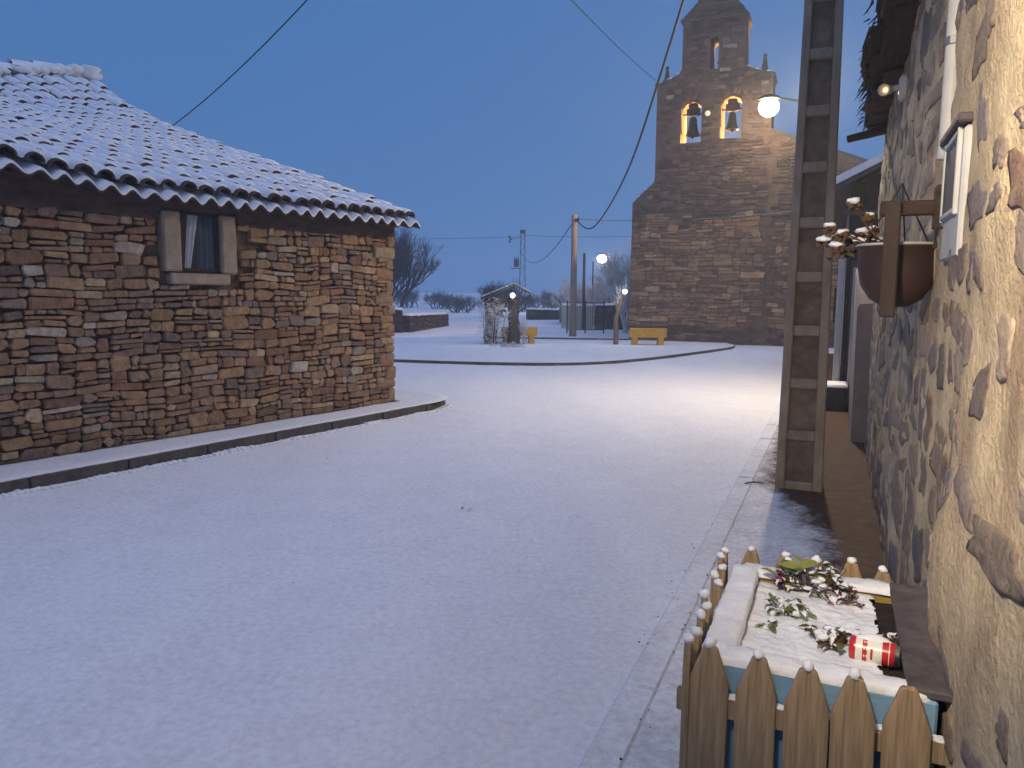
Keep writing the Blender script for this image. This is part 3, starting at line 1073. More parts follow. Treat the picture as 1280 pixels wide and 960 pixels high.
for i in range(21):
    z = .05 + i * .435
    w_, d_ = pw(z) - 2 * (.075 - .0035 * z) + .006, pd(z) - .008
    mb = MB()
    mb.box((0, 0, z), (w_, d_, .085), ch=.012)
    mb.build('rib', CONC, cp)
# unseen lamp post behind the concrete pole, inferred from the lit road and walls
street_lamp(street(12.6, -.33, 0), 4.75, street(12.62, -.47, 4.95), 'street lamp post hidden behind the concrete pole', LAMPE, power=900, color=(1.0, .78, .50), hs_=.13, post_r=.035)

# floodlight on the house wall behind the viewer that lights the near wall and planter
fd = empty('porch_floodlight', street(.25, .36, 2.80), -A)
tag(fd, 'porch floodlight on the mortared wall just behind the viewer', 'floodlight')
mb = MB(); mb.tube([(0, 0, 0), (-.45, 0, .06), (-.80, 0, .0)], .018, 8); mb.build('arm', GALV, fd, smooth=True)
mb = MB(); mb.box((-.82, -.03, -.02), (.24, .10, .18), rot=Matrix.Rotation(R(-25), 3, 'X'), ch=.015); mb.build('housing', IRON, fd)
mb = MB(); mb.box((-.82, .03, -.045), (.20, .012, .14), rot=Matrix.Rotation(R(-25), 3, 'X')); mb.build('lens', LAMPE, fd)
_d = Vector((1.05, 1.75, -.72))
lamp_light('porch_floodlight_lamp', (-.82, .09, -.08), 520, (1.0, .84, .62), .10, fd, spot=84, rot=_d.to_track_quat('-Z', 'Y').to_euler())

# ------------------------------------------------------------------ rubble house on the right
RH = empty('rubble_house', street(0, .36), -A)                    # local x = into the house, y = along the street
tag(RH, 'rubble stone house smeared with cream mortar under a ragged slate eave', 'house')


def wall_out(s, z):
    """how far the mortared face stands proud of its plane"""
    o = .022 * noise.noise((s * 1.1, z * 1.3, 0)) + .016 * noise.noise((s * 3.1, z * 3.7, 5)) + .009 * noise.noise((s * 8, z * 9, 2)) + .004 * noise.noise((s * 19, z * 21, 4))
    k = max(0, min(1, (2.62 - s) / .22))
    o += .055 * k * k * (3 - 2 * k) * max(.35, min(1, (1.9 - z) / .9))
    return o + .012


S0, S1, ZT = -6.0, 9.05, 3.34
mb = MB()
ns, nz_ = 330, 92
vs = []
for i in range(ns + 1):
    s = S0 + (S1 - S0) * i / ns if i < 60 else 0
    # finer in view
    s = S0 + (1.4 - S0) * i / 60 if i <= 60 else 1.4 + (S1 - 1.4) * (i - 60) / (ns - 60)
    for j in range(nz_ + 1):
        z = ZT * j / nz_
        vs.append((-wall_out(s, z), s, z))
mb.add(vs, [(i * (nz_ + 1) + j, i * (nz_ + 1) + j + 1, (i + 1) * (nz_ + 1) + j + 1, (i + 1) * (nz_ + 1) + j) for i in range(ns) for j in range(nz_)])
e0 = ns * (nz_ + 1)
mb.add([vs[e0 + j] for j in range(nz_ + 1)] + [(3.5, S1, ZT * j / nz_) for j in range(nz_ + 1)], [(j, j + 1, nz_ + 2 + j, nz_ + 1 + j) for j in range(nz_)])
mb.add([(0, S0, ZT), (0, S1, ZT), (3.5, S1, ZT), (3.5, S0, ZT)], [(0, 1, 2, 3)])
rw = mb.build('wall', MORTAR, RH, smooth=True)
RPAL = [((.23, .195, .17), 4), ((.29, .24, .195), 3), ((.19, .17, .17), 4), ((.30, .235, .175), 2), ((.22, .155, .115), 1), ((.37, .31, .24), 3)]
rng = random.Random(77)
rects = []
split(1.45, 3.2, .02, 3.3, rng, (.16, .55), (.10, .25), rects)
split(3.2, 9.0, .02, 3.3, rng, (.25, .85), (.14, .36), rects)


def mortar_stone(rc, rng, shrink):
    y0, y1, z0, z1 = rc
    cy, cz = (y0 + y1) / 2 + rng.uniform(-.03, .03), (z0 + z1) / 2 + rng.uniform(-.02, .02)
    hy, hz = (y1 - y0) / 2 * shrink * rng.uniform(.7, 1.05), (z1 - z0) / 2 * shrink * rng.uniform(.6, 1.05)
    n = 20
    ph = rng.uniform(0, 6)
    pts = []
    tilt = rng.uniform(-.25, .25)
    for k in range(n):
        a = 2 * math.pi * k / n
        q = 1 + .50 * noise.noise((math.cos(a) * 1.1 + ph, math.sin(a) * 1.1, ph * 3)) + .16 * noise.noise((math.cos(a) * 3.3 + ph, math.sin(a) * 3.3, ph * 5)) + rng.uniform(-.04, .04)
        p = .72                                            # squarish
        cx_ = math.copysign(abs(math.cos(a)) ** p, math.cos(a)); sx_ = math.copysign(abs(math.sin(a)) ** p, math.sin(a))
        dy, dz = hy * q * cx_, hz * q * sx_
        pts.append((cy + dy, cz + dz + dy * tilt))
    mb = MB()
    col = pick(rng, RPAL, .2)
    r0, r1 = [], []
    prd = rng.uniform(.001, .007)
    for (y, z) in pts:
        o = wall_out(y, z)
        r0.append((-(o - .035), y, z)); r1.append((-(o + prd * .5), y, z))
    r2 = []
    for (y, z) in pts:
        yy, zz = cy + (y - cy) * .84, cz + (z - cz) * .84
        r2.append((-(wall_out(yy, zz) + prd + rng.uniform(-.002, .003)), yy, zz))
    ce = (-(wall_out(cy, cz) + prd + .002), cy, cz)
    fs = [(q * n + k, q * n + k + n, q * n + (k + 1) % n + n, q * n + (k + 1) % n) for q in range(2) for k in range(n)]
    fs += [(2 * n + k, 3 * n, 2 * n + (k + 1) % n) for k in range(n)]
    mb.add(r0 + r1 + r2 + [ce], fs, 0, col)
    return mb


cnt = 0
for rc in rects:
    s_mid = (rc[0] + rc[1]) / 2; z_mid = (rc[2] + rc[3]) / 2
    if 2.75 < s_mid < 3.45 and 1.75 < z_mid < 2.3: continue
    pr = (.55 if z_mid > 1.2 else .7) if s_mid < 2.4 else .97
    if rng.random() > pr: continue
    mortar_stone(rc, rng, rng.uniform(.55, 1.05) if s_mid < 2.4 else rng.uniform(.75, 1.15)).build('stone', RSTONE, rw, smooth=True)
    cnt += 1
# ragged slate eave
rf = empty('roof', (0, 0, 0), 0, RH)
rng = random.Random(5)
for layer in range(5):
    s = 1.2
    while s < 8.75:
        ln = rng.uniform(.22, .55)
        over = .17 + .012 * layer + rng.uniform(-.06, .07)
        th = rng.uniform(.03, .055)
        mb = MB()
        mb.box((0, 0, 0), (.62, ln * 1.06, th), ch=.009)
        mb.v = [(a + rng.uniform(-.02, .02), b + rng.uniform(-.02, .02), c + rng.uniform(-.006, .006)) for a, b, c in mb.v]
        o = mb.build('slate', EAVEST, rf)
        zz = 3.34 + layer * .062 + rng.uniform(-.008, .008)
        o.location = (-over + .31, s + ln / 2, zz)
        o.rotation_euler = (rng.uniform(-.05, .05), -.16 + rng.uniform(-.05, .05), rng.uniform(-.1, .1))
        s += ln
mb = MB()
q = [(-.12, S0, 3.66), (-.12, S1 - .2, 3.66), (4, S1 - .2, 5.0), (4, S0, 5.0)]
mb.add(q + [(x, y, z + .07) for x, y, z in q], [(3, 2, 1, 0), (4, 5, 6, 7), (0, 1, 5, 4), (1, 2, 6, 5), (2, 3, 7, 6), (3, 0, 4, 7)])
mb.build('roof_snow', SNOW, rf)
mb = MB()
mb.tube([(.2, 8.55, 3.30), (-.15, 8.50, 3.22), (-.36, 8.46, 3.17)], [.045, .042, .036], 9)
mb.build('rafter', WOODD, RH, smooth=True)
mb = MB()
for k in range(420):                                       # brush and straw hanging under the eave
    st_ = rng.uniform(2.5, 8.8)
    x0 = rng.uniform(-.30, -.02)
    z0 = 3.34 + rng.uniform(-.01, .25) * (x0 < -.2)
    mb.tube([(x0 + .03, st_, z0), (x0 - rng.uniform(-.01, .03), st_ + rng.uniform(-.03, .03), z0 - rng.uniform(.02, .09))], [.007, .002], 4, cap=False)
mb.build('brushwood', EAVEST, RH)['kind'] = 'stuff'

# meter box
mbx = empty('meter_box', street(2.98, .385, 1.77), -A)
tag(mbx, 'white meter box with a dark window on the mortared wall', 'meter box')
mb = MB(); mb.box((-.025, 0, .20), (.06, .42, .40), ch=.008); mb.build('case', WHITEP, mbx)
mb = MB(); mb.box((-.057, .01, .27), (.012, .31, .22), ch=.002); mb.build('pane', mat('meter_glass', (.10, .105, .11), (.06, .063, .068), scale=5, rough=.55, spec=.15), mbx)
mb = MB()
for (yy, zz, dy, dz) in ((-.155, .27, .022, .27), (.175, .27, .022, .27), (.01, .39, .32, .018), (.01, .15, .32, .018)):
    mb.box((-.059, yy, zz), (.018, dy, dz), ch=.003)
mb.build('frame', WHITEP, mbx)
mb = MB(); mb.box((-.035, .0, .420), (.09, .46, .028), rot=Matrix.Rotation(.0, 3, 'Y'), ch=.006); mb.build('lintel', SLATE, mbx)
mb = MB(); mb.tube([(-.05, .19, .12), (-.075, .19, .12), (-.075, .19, .05)], .009, 6); mb.build('latch', IRON, mbx)
# conduit
cd = empty('conduit_pipe', street(3.25, .335, 2.2), -A)
tag(cd, 'white vertical conduit pipe above the meter box', 'pipe')
mb = MB(); mb.tube([(-.005, 0, -.06), (0, 0, .0), (.0, 0, .6), (0, 0, 1.12)], .030, 12); mb.build('pipe', WHITEP, cd, smooth=True)
for zz in (.35, .9):
    mb = MB(); mb.lathe([(.031, -.015), (.037, -.013), (.037, .013), (.031, .015)], 12, (0, 0, zz)); mb.box((.03, 0, zz), (.03, .09, .022), ch=.004); mb.build('clip', GALV, cd)
# spot on the wall
sp = empty('security_light', street(5.95, .33, 3.03), -A)
tag(sp, 'small white security light with glowing orange lens under the slate eave', 'security light')
mb = MB(); mb.box((0, 0, 0), (.06, .13, .16), ch=.02); mb.build('mount', WHITEP, sp)
mb = MB(); mb.tube([(-.02, 0, .01), (-.07, -.01, .0)], .02, 8); mb.build('arm', WHITEP, sp)
aim = Matrix.Rotation(R(180), 3, 'Z') @ Matrix.Rotation(R(65), 3, 'Z') @ Matrix.Rotation(R(100), 3, 'Y')
mb = MB(); mb.lathe([(0, -.045), (.026, -.045), (.033, .0), (.040, .06), (.036, .06), (.031, .03), (0, .03)], 14, (-.10, -.03, -.01), aim); mb.build('shade', WHITEP, sp, smooth=True)
mb = MB(); mb.lathe([(0, .040), (.010, .039), (.013, .034), (0, .033)], 12, (-.10, -.03, -.01), aim); mb.build('lens', SPOTE, sp, smooth=True)

# ------------------------------------------------------------------ picket planter
PL = empty('picket_planter', street(2.36, 0, 0), -A)               # local x across, y along the street (y = s - 2.36)
tag(PL, 'blue planter box inside a wooden picket fence, its rim under snow', 'planter')
rng = random.Random(8)
for (nm, c, d, mt) in (('front_wall', (0, -.355, .36), (.54, .055, .66), BLUE), ('back_wall', (0, .355, .36), (.54, .055, .66), OCHRE),
                       ('side_wall', (-.2425, 0, .36), (.055, .653, .66), BLUE), ('side_wall', (.2425, 0, .36), (.055, .653, .66), BLUE)):
    mb = MB(); mb.box(c, d, ch=.006); mb.build(nm, mt, PL)
mb = MB(); mb.box((.258, -.01, .704), (.11, .74, .022), ch=.004); mb.build('bare_rim', SLATE, PL)
mb = MB()                                                         # soil and the snow lying on it
n = 26
vs = []
for i in range(n + 1):
    for j in range(n + 1):
        x, y = -.216 + .432 * i / n, -.328 + .656 * j / n
        vs.append((x, y, .655 + .010 * noise.noise((x * 9, y * 9, 0)) + .006 * noise.noise((x * 30, y * 30, 3))))
mb.add(vs, [(i * (n + 1) + j, (i + 1) * (n + 1) + j, (i + 1) * (n + 1) + j + 1, i * (n + 1) + j + 1) for i in range(n) for j in range(n)])
mb.build('soil', SOIL, PL, smooth=True)
mb = MB()
vs, n = [], 96
keepf = []
for i in range(n + 1):
    for j in range(n + 1):
        x, y = -.216 + .40 * i / n, -.328 + .656 * j / n
        e = noise.noise((x * 14, y * 14, 7)) * .5 + noise.noise((x * 45, y * 45, 1)) * .35
        vs.append((x, y, .668 + .012 * noise.noise((x * 8, y * 8, 2)) + .005 * noise.noise((x * 34, y * 34, 9)) - (.02 if x > .16 else 0)))
        keepf.append(e + (.165 - x) * 14 > 0 if x > .10 else e > -.52)
for i in range(n):
    for j in range(n):
        if all(keepf[a * (n + 1) + b] for a in (i, i + 1) for b in (j, j + 1)):
            pass
fs = [(i * (n + 1) + j, (i + 1) * (n + 1) + j, (i + 1) * (n + 1) + j + 1, i * (n + 1) + j + 1) for i in range(n) for j in range(n)
      if all(keepf[a * (n + 1) + b] for a in (i, i + 1) for b in (j, j + 1))]
mb.add(vs, fs)
mb.build('bed_snow', SNOW, PL, smooth=True)


def snow_strip(p0, p1, width, h, seed, n=60, taper=0.0):
    p0, p1 = Vector(p0), Vector(p1)
    d = (p1 - p0); L_ = d.length; d.normalize()
    sd = Vector((-d.y, d.x, 0))
    mb = MB()
    vs = []
    K = 7
    for i in range(n + 1):
        t = i / n
        endf = min(1, min(t, 1 - t) * L_ / .02 + .15)
        for k in range(K):
            a = math.pi * k / (K - 1)
            wv = width / 2 * (1 + .10 * noise.noise((t * 9 + seed, k * .4, 0))) * (.6 + .4 * endf)
            hh = h * (1 + .5 * noise.noise((t * 7 + seed, 3, k * .3)) + .25 * noise.noise((t * 23 + seed, 9, k * .5))) * endf * (1 - taper * t)
            ca = math.cos(a); ca = math.copysign(abs(ca) ** .38, ca)
            wv += .003 * noise.noise((t * 40 + seed, k * .9, 5))
            q = p0 + d * (t * L_) + sd * (ca * wv)
            vs.append((q.x, q.y, q.z - .006 + hh * (math.sin(a) ** .35 if 0 < k < K - 1 else 0)))
    mb.add(vs, [(i * K + k, i * K + k + 1, (i + 1) * K + k + 1, (i + 1) * K + k) for i in range(n) for k in range(K - 1)])
    return mb


snow_strip((-.28, -.346, .692), (.26, -.346, .692), .074, .024, 1).build('rim_snow', SNOW, PL, smooth=True)
snow_strip((-.246, -.36, .692), (-.246, .385, .692), .092, .024, 2).build('rim_snow', SNOW, PL, smooth=True)
snow_strip((-.27, .355, .690), (.315, .355, .690), .080, .022, 3).build('rim_snow', SNOW, PL, smooth=True)


def picket(w_, h, tipw, tiph, th, seed):
    rng = random.Random(seed)
    mb = MB()
    j = lambda: rng.uniform(-.003, .003)
    o = [(-w_ / 2, 0), (w_ / 2, 0), (w_ / 2 + j(), h - tiph), (tipw / 2 + j(), h - .006), (tipw / 2 - .006, h), (-tipw / 2 + .006, h), (-tipw / 2 + j(), h - .006), (-w_ / 2 + j(), h - tiph)]
    n = len(o)
    c = .0025
    inn = [(x * .965, max(z, .002) if z < h - .01 else z - .003) for x, z in o]
    A_ = [(x, -th / 2, z) for x, z in inn]; B_ = [(x, -th / 2 + c, z) for x, z in o]; C_ = [(x, th / 2 - c, z) for x, z in o]; D_ = [(x, th / 2, z) for x, z in inn]
    vs = A_ + B_ + C_ + D_
    fs = [tuple(range(n)), tuple(3 * n + k for k in range(n - 1, -1, -1))]
    for q in range(3):
        fs += [(q * n + k, q * n + n + k, q * n + n + (k + 1) % n, q * n + (k + 1) % n) for k in range(n)]
    mb.add(vs, fs)
    return mb


pkw = [picket(.100, .742, .036, .100, .020, i) for i in range(4)]
pkm = [p.mesh('picket', WOODP) for p in pkw]
pkn = [picket(.058, .745, .024, .075, .018, i + 9).mesh('picket', WOODP) for i in range(3)]
capm = []
for i in range(3):
    c_ = MB(); c_.blob((0, 0, .006), (.017, .014, .013), 8, 6, seed=i + 3, rough=.35); capm.append(c_.mesh('snow_cap', SNOW, True))


def put_picket(me, x, y, rz, h=.745, snow=True, dz=0.0):
    o = linkobj('picket', me, PL, (x, y, dz), (rng.uniform(-.025, .025), rng.uniform(-.012, .012), rz))
    if snow:
        linkobj('snow_cap', capm[rng.randrange(3)], o, (0, 0, h - .002), (0, 0, rng.uniform(0, 3)), (1, 1, rng.uniform(.8, 1.25)))
    return o


for i, x in enumerate((-.262, -.138, -.012, .092, .208)):
    put_picket(pkm[i % 4], x, -.43, rng.uniform(-.02, .02), dz=rng.uniform(-.008, .006), snow=i < 4)
for i in range(10):
    put_picket(pkn[i % 3], -.315, -.405 + i * .087, R(90), dz=rng.uniform(-.012, .006))
for i, x in enumerate((-.245, -.125, -.02, .082, .192)):
    put_picket(pkm[(i + 1) % 4], x, .435, rng.uniform(-.03, .03), dz=rng.uniform(-.02, .0) - .005)
for (y, dz) in ((-.40, -.06), (-.455, -.13), (.1, -.05), (.25, -.05)):
    put_picket(pkn[1], .335, y, R(90), dz=dz, snow=False)
for (z, nm) in ((.585, 'rail'), (.18, 'rail')):
    mb = MB(); mb.box((-.01, -.408, z), (.66, .022, .06), ch=.004); mb.build(nm, WOODP, PL)
    mb = MB(); mb.box((-.294, 0, z), (.022, .80, .06), ch=.004); mb.build(nm, WOODP, PL)
    mb = MB(); mb.box((-.01, .412, z), (.66, .022, .06), ch=.004); mb.build(nm, WOODP, PL)
snow_strip((-.32, -.405, .612), (.30, -.405, .612), .026, .012, 6).build('rail_snow', SNOW, PL, smooth=True)

# can
can = empty('drink_can', street(2.205, .142, .690), -A)
tag(can, 'red and white drink can lying in the snowy planter bed', 'can')
Lc, rc_ = .128, .033
prof_c = [(0, .004), (.024, .004), (.026, 0), (.029, .002), (.033, .011)]
zs_ = [.011, .017, .034, .037, .040, .043, .046, .054, .060, .066, .082, .098, .100, .104]
prof_c += [(rc_, z) for z in zs_[1:]] + [(.031, .112), (.027, .121), (.0275, .126), (.0255, .126), (.024, .121), (0, .120)]
nseg = 32


def canmat(i, k):
    z = (prof_c[i][1] + prof_c[min(i + 1, len(prof_c) - 1)][1]) / 2
    if i < 3 or z > .113: return 2
    if .017 < z < .034: return 1
    if .037 < z < .040 or .043 < z < .046: return 1 if (k % 3) == 0 else 0
    if .046 < z < .054: return 1
    if .054 < z < .060: return 1 if k % 8 in (2, 3, 4) else 0
    if .060 < z < .066: return 1
    if .066 < z < .082: return 1 if (k % 16) < 13 else 0
    if .098 < z < .100: return 1
    return 0


mb = MB(); mb.lathe(prof_c, nseg, (0, 0, 0), None, 0, canmat)
cb = mb.build('can_body', [REDCAN, CANWHITE, SILVER], can, smooth=True)
cb.rotation_euler = (R(0), R(90), R(-6)); cb.location = (-.064, .012, 0)
mb = MB(); mb.blob((-.005, .014, .026), (.052, .022, .016), 12, 6, seed=4, rough=.3); mb.build('snow', SNOW, can, smooth=True)

# plants
leafm = {}


def leaf_mesh(key, material, L_, W_, curl):
    mb = MB()
    n = 4
    vs = []
    for i in range(n + 1):
        t = i / n
        wv = W_ / 2 * math.sin(math.pi * min(1, t * .92 + .06)) ** .8
        y = L_ * t; z = L_ * (.35 * t - curl * t * t)
        vs += [(-wv, y, z + wv * .35), (0, y, z), (wv, y, z + wv * .35)]
    mb.add(vs, [(i * 3 + k, i * 3 + k + 1, i * 3 + k + 4, i * 3 + k + 3) for i in range(n) for k in range(2)])
    leafm[key] = mb.mesh('leaf', material, True)
    mb = MB()
    mb.add([(a * .9, b, c + .004 + .004 * math.sin(b / L_ * 3.14)) for a, b, c in vs[3:]] , [(i * 3 + k, i * 3 + k + 1, i * 3 + k + 4, i * 3 + k + 3) for i in range(n - 1) for k in range(2)])
    leafm[key + '_snow'] = mb.mesh('snow', SNOW, True)


leaf_mesh('g', LEAFG, .040, .020, .35)
leaf_mesh('y', LEAFY, .036, .020, .30)
leaf_mesh('Y', LEAFY, .070, .036, .20)
leaf_mesh('r', LEAFR, .030, .016, .5)
leaf_mesh('b', LEAFB, .034, .013, .75)


def plant(s, r, keys, n, spread, hgt, label, seed, snow=.5, blobs=4, petals=0):
    rng = random.Random(seed)
    t = empty('plant', street(s, r, .668), -A)
    tag(t, label, 'plant', 'plants in the picket planter')
    st = MB()
    for i in range(n):
        a = rng.uniform(0, 2 * math.pi)
        rr = spread * math.sqrt(rng.random())
        x, y = rr * math.cos(a), rr * math.sin(a) * .8
        z = rng.uniform(.004, hgt)
        st.tube([(x * .4, y * .4, -.01), (x, y, z)], .0018, 4)
        k = rng.choice(keys)
        sc_ = rng.uniform(.65, 1.2)
        rot = (rng.uniform(-.4, .35), rng.uniform(-.5, .5), rng.uniform(0, 6.28))
        l = linkobj('leaf', leafm[k], t, (x, y, z), rot, (sc_,) * 3)
        if rng.random() < snow: linkobj('snow', leafm[k + '_snow'], l)
    st.build('stems', LEAFB, t)
    mb = MB()
    for i in range(blobs):
        a = rng.uniform(0, 6.28); rr = spread * rng.random() * .9
        mb.blob((rr * math.cos(a), rr * math.sin(a) * .8, rng.uniform(.0, hgt * .8)), (rng.uniform(.010, .022), rng.uniform(.010, .02), rng.uniform(.005, .010)), 8, 5, seed=i + seed, rough=.5)
    if blobs: mb.build('snow', SNOW, t, smooth=True)
    for i in range(petals):
        p = MB(); p.blob((-spread * rng.uniform(.6, .95), rng.uniform(-.02, .02), rng.uniform(.015, hgt)), (.008, .008, .006), 6, 4, seed=i, rough=.6); p.build('petal', PETAL, t, smooth=True)


plant(2.68, -.035, ['g', 'g', 'Y', 'g', 'b'], 62, .11, .085, 'leafy green plant at the back of the planter, bent under snow', 1, .6, 30, 3)
plant(2.60, .045, ['r', 'r', 'g', 'r'], 22, .07, .035, 'red-leaved plant beside the leafy plant in the planter', 2, .4, 5, 0)
plant(2.64, -.105, ['r', 'g', 'b'], 10, .035, .045, 'purple-red flowering plant in the back corner of the planter', 9, .4, 3, 5)
plant(2.45, -.10, ['y', 'y', 'g'], 34, .07, .03, 'yellow-green low plant in the middle of the planter', 3, .45, 12)
plant(2.30, -.145, ['y', 'g'], 7, .03, .012, 'tiny green sprout near the front corner of the planter', 4, .2, 2)
plant(2.27, .02, ['b', 'b', 'b', 'g'], 34, .065, .04, 'brown wilted plant beside the red can', 5, .4, 10)
plant(2.33, .10, ['g', 'b'], 9, .05, .012, 'grey-green sprigs behind the red can', 6, .4, 3)
plant(2.36, .195, ['b', 'r', 'b'], 16, .045, .008, 'fallen brown leaves along the bare right edge of the planter', 7, .15, 4)

# ------------------------------------------------------------------ wooden bracket and hanging bowl
bk = empty('wall_bracket', street(3.35, .36, 1.62), -A)
tag(bk, 'dark wooden bracket fixed to the mortared wall before the planter bowl', 'bracket')
mb = MB(); mb.box((-.11, 0, .36), (.24, .05, .055), ch=.006); mb.build('arm', WOODD, bk)
mb = MB(); mb.box((-.185, -.045, .165), (.055, .028, .44), ch=.006); mb.build('post', mat('bracket_wood', (.065, .045, .034), (.035, .025, .02), scale=7, rough=.85, bump=.5, stretch=(1, 1, .3)), bk)
mb = MB(); mb.box((-.03, 0, .36), (.03, .09, .16), ch=.005); mb.build('wall_plate', WOODD, bk)
bw = empty('hanging_bowl', street(3.55, .215, 1.60), -A)
tag(bw, 'dark red-brown planter bowl hanging at the mortared wall', 'bowl')
prof_b = [(0, 0), (.05, .004), (.10, .035), (.135, .09), (.148, .16), (.150, .235), (.156, .24), (.156, .25), (.146, .25), (.142, .16), (0, .15)]
mb = MB(); mb.lathe(prof_b, 28); mb.build('shell', BOWL, bw, smooth=True)
mb = MB(); mb.tube([(.156 * math.cos(a * .2244), .156 * math.sin(a * .2244), .252) for a in range(29)], .006, 6, cap=False); mb.build('rim', mat('bowl_rim', (.45, .42, .40), (.3, .28, .27), rough=.6), bw, smooth=True)
mb = MB(); mb.lathe([(0, .235), (.13, .225), (.145, .215)], 20); mb.build('soil', SOIL, bw)
mb = MB()
for a in (0.6, 2.7, 4.8):
    mb.tube([(.15 * math.cos(a), .15 * math.sin(a), .25), (.02 * math.cos(a), .02 * math.sin(a), .46), (0, 0, .50)], .003, 5)
mb.build('chains', IRON, bw)
# the snow-capped flower heads hanging out of it
hy = empty('hydrangea', street(3.62, .14, 1.84), -A)
tag(hy, 'dry flowering plant with snow-capped brown heads in the hanging bowl', 'plant')
rng = random.Random(14)
st = MB()
for i, (x, z) in enumerate([(-.10, .18), (-.04, .13), (-.19, .085), (-.14, .055), (-.21, .03), (-.16, .0), (-.105, .04), (-.06, .06), (-.02, .08), (-.11, -.005), (-.065, .02), (-.005, .03)]):
    y = rng.uniform(-.08, .10)
    st.tube([(.06, .0, -.03), (x * .5, y * .6, z * .5 + .01), (x, y, z)], .003, 5)
    h = MB()
    sz = rng.uniform(.022, .034)
    for k in range(16):
        u = Vector((rng.gauss(0, 1), rng.gauss(0, 1), rng.gauss(0, .8))).normalized()
        h.blob((u.x * sz * .8, u.y * sz * .8, u.z * sz * .65), (.011, .011, .008), 5, 3, seed=k, rough=.5)
    o = h.build('flower_head', LEAFB, hy); o.location = (x, y, z)
    c = MB(); c.blob((0, 0, sz * .62), (sz * .95, sz * .95, sz * .42), 9, 6, seed=i, rough=.6); c.build('snow_cap', SNOW, o, smooth=True)
st.build('stems', LEAFB, hy)
for i in range(22):
    x = rng.uniform(-.20, .06)
    l = linkobj('leaf', leafm[rng.choice('gb')], hy, (x, rng.uniform(-.09, .1), rng.uniform(-.04, .09)), (rng.uniform(-.6, .4), rng.uniform(-.6, .6), rng.uniform(0, 6.28)), (1.2,) * 3)
    if rng.random() < .5: linkobj('snow', leafm['g_snow'], l)

# ------------------------------------------------------------------ grey plastered wall end and the house beyond
gw = empty('plastered_wall', street(9.2, .36), -A)
tag(gw, 'low grey plastered wall with a rounded white-edged top past the rubble house', 'wall')
mb = MB()
vs = []
prof_w = [(0, 1.55), (.6, 1.80), (1.3, 1.95), (2.1, 2.02), (2.7, 2.02)]
for (y, z) in prof_w:
    for (x, zz) in ((-.15, -.05), (-.165, z - .05), (-.14, z), (.25, z + .02), (.25, -.05)):
        vs.append((x, y, zz))
mb.add(vs, [(i * 5 + k, i * 5 + k + 1, (i + 1) * 5 + k + 1, (i + 1) * 5 + k) for i in range(4) for k in range(4)] + [(0, 4, 3, 2, 1), (20, 21, 22, 23, 24)])
mb.build('wall', PLASTERG, gw)
mb = MB(); mb.box((-.158, 2.73, 1.2), (.05, .06, 1.66), ch=.006); mb.build('edge_strip', WHITEP, gw)
h2 = empty('plastered_house', street(12.3, .08), -A)
tag(h2, 'dark gabled house with a snowy roof edge and white door post beyond the pole', 'house')
mb = MB()
mb.add([(0, 0, -.05), (0, 0, 3.2), (2.4, 0, 4.4), (4.8, 0, 3.2), (4.8, 0, -.05), (0, 9, -.05), (0, 9, 3.2), (2.4, 9, 4.4), (4.8, 9, 3.2), (4.8, 9, -.05)],
       [(0, 1, 2, 3, 4), (5, 9, 8, 7, 6), (0, 5, 6, 1), (4, 3, 8, 9)])
mb.build('wall', PLASTERG, h2)
mb = MB()
for i in range(14):                                        # dark boards of the gable
    x = i * .2
    top = 3.2 + .5 * min(x + .1, 4.8 - x - .1)
    b_ = MB(); b_.box((x + .1, -.025, (2.15 + top) / 2), (.19, .03, top - 2.15), ch=.004); b_.build('board', WOODD, h2)
mb.box((1.3, -.055, 2.82), (2.8, .05, .07), ch=.006); mb.build('beam', mat('beam_wood', (.13, .09, .075), (.07, .05, .04), scale=6, rough=.9), h2)
mb = MB()
q = [(-.28, -.22, 3.10), (2.4, -.22, 4.44), (2.4, 9.2, 4.44), (-.28, 9.2, 3.10)]
mb.add(q + [(x, y, z + .06) for x, y, z in q], [(3, 2, 1, 0), (4, 5, 6, 7), (0, 1, 5, 4), (1, 2, 6, 5), (2, 3, 7, 6), (3, 0, 4, 7)])
q = [(2.4, -.22, 4.441), (5.08, -.22, 3.10), (5.08, 9.2, 3.10), (2.4, 9.2, 4.441)]
mb.add(q + [(x, y, z + .06) for x, y, z in q], [(3, 2, 1, 0), (4, 5, 6, 7), (0, 1, 5, 4), (1, 2, 6, 5), (2, 3, 7, 6), (3, 0, 4, 7)])
rf2 = mb.build('roof', SLATE, h2)
mb = MB()
q = [(-.30, -.24, 3.155), (2.4, -.24, 4.50), (2.4, 9.2, 4.50), (-.30, 9.2, 3.155)]
mb.add(q + [(x, y, z + .11) for x, y, z in q], [(4, 5, 6, 7), (0, 1, 5, 4), (1, 2, 6, 5), (2, 3, 7, 6), (3, 0, 4, 7)])
mb.build('snow', SNOW, rf2)
mb = MB(); mb.box((-.06, -.10, 1.28), (.085, .16, 1.75), ch=.008); mb.build('door_post', WHITEP, h2)
mb = MB(); mb.box((.03, -.10, 1.25), (.06, .12, 1.9), ch=.008); mb.build('door_post', WOODD, h2)
mb = MB(); mb.box((-.125, -.09, 1.5), (.03, .03, .5), ch=.004); mb.build('shutter_edge', WOODD, h2)
stp = empty('door_step', street(11.85, .03), -A)
tag(stp, 'stone door step under snow beside the white door post', 'step')
mb = MB(); mb.box((0, 0, .18), (.30, .55, .36), ch=.012); mb.build('block', KERBM, stp)
snow_strip((0, -.27, .362), (0, .27, .362), .30, .05, 11).build('snow', SNOW, stp, smooth=True)

# ------------------------------------------------------------------ plaza: shelter, posts, benches
ZP = .06


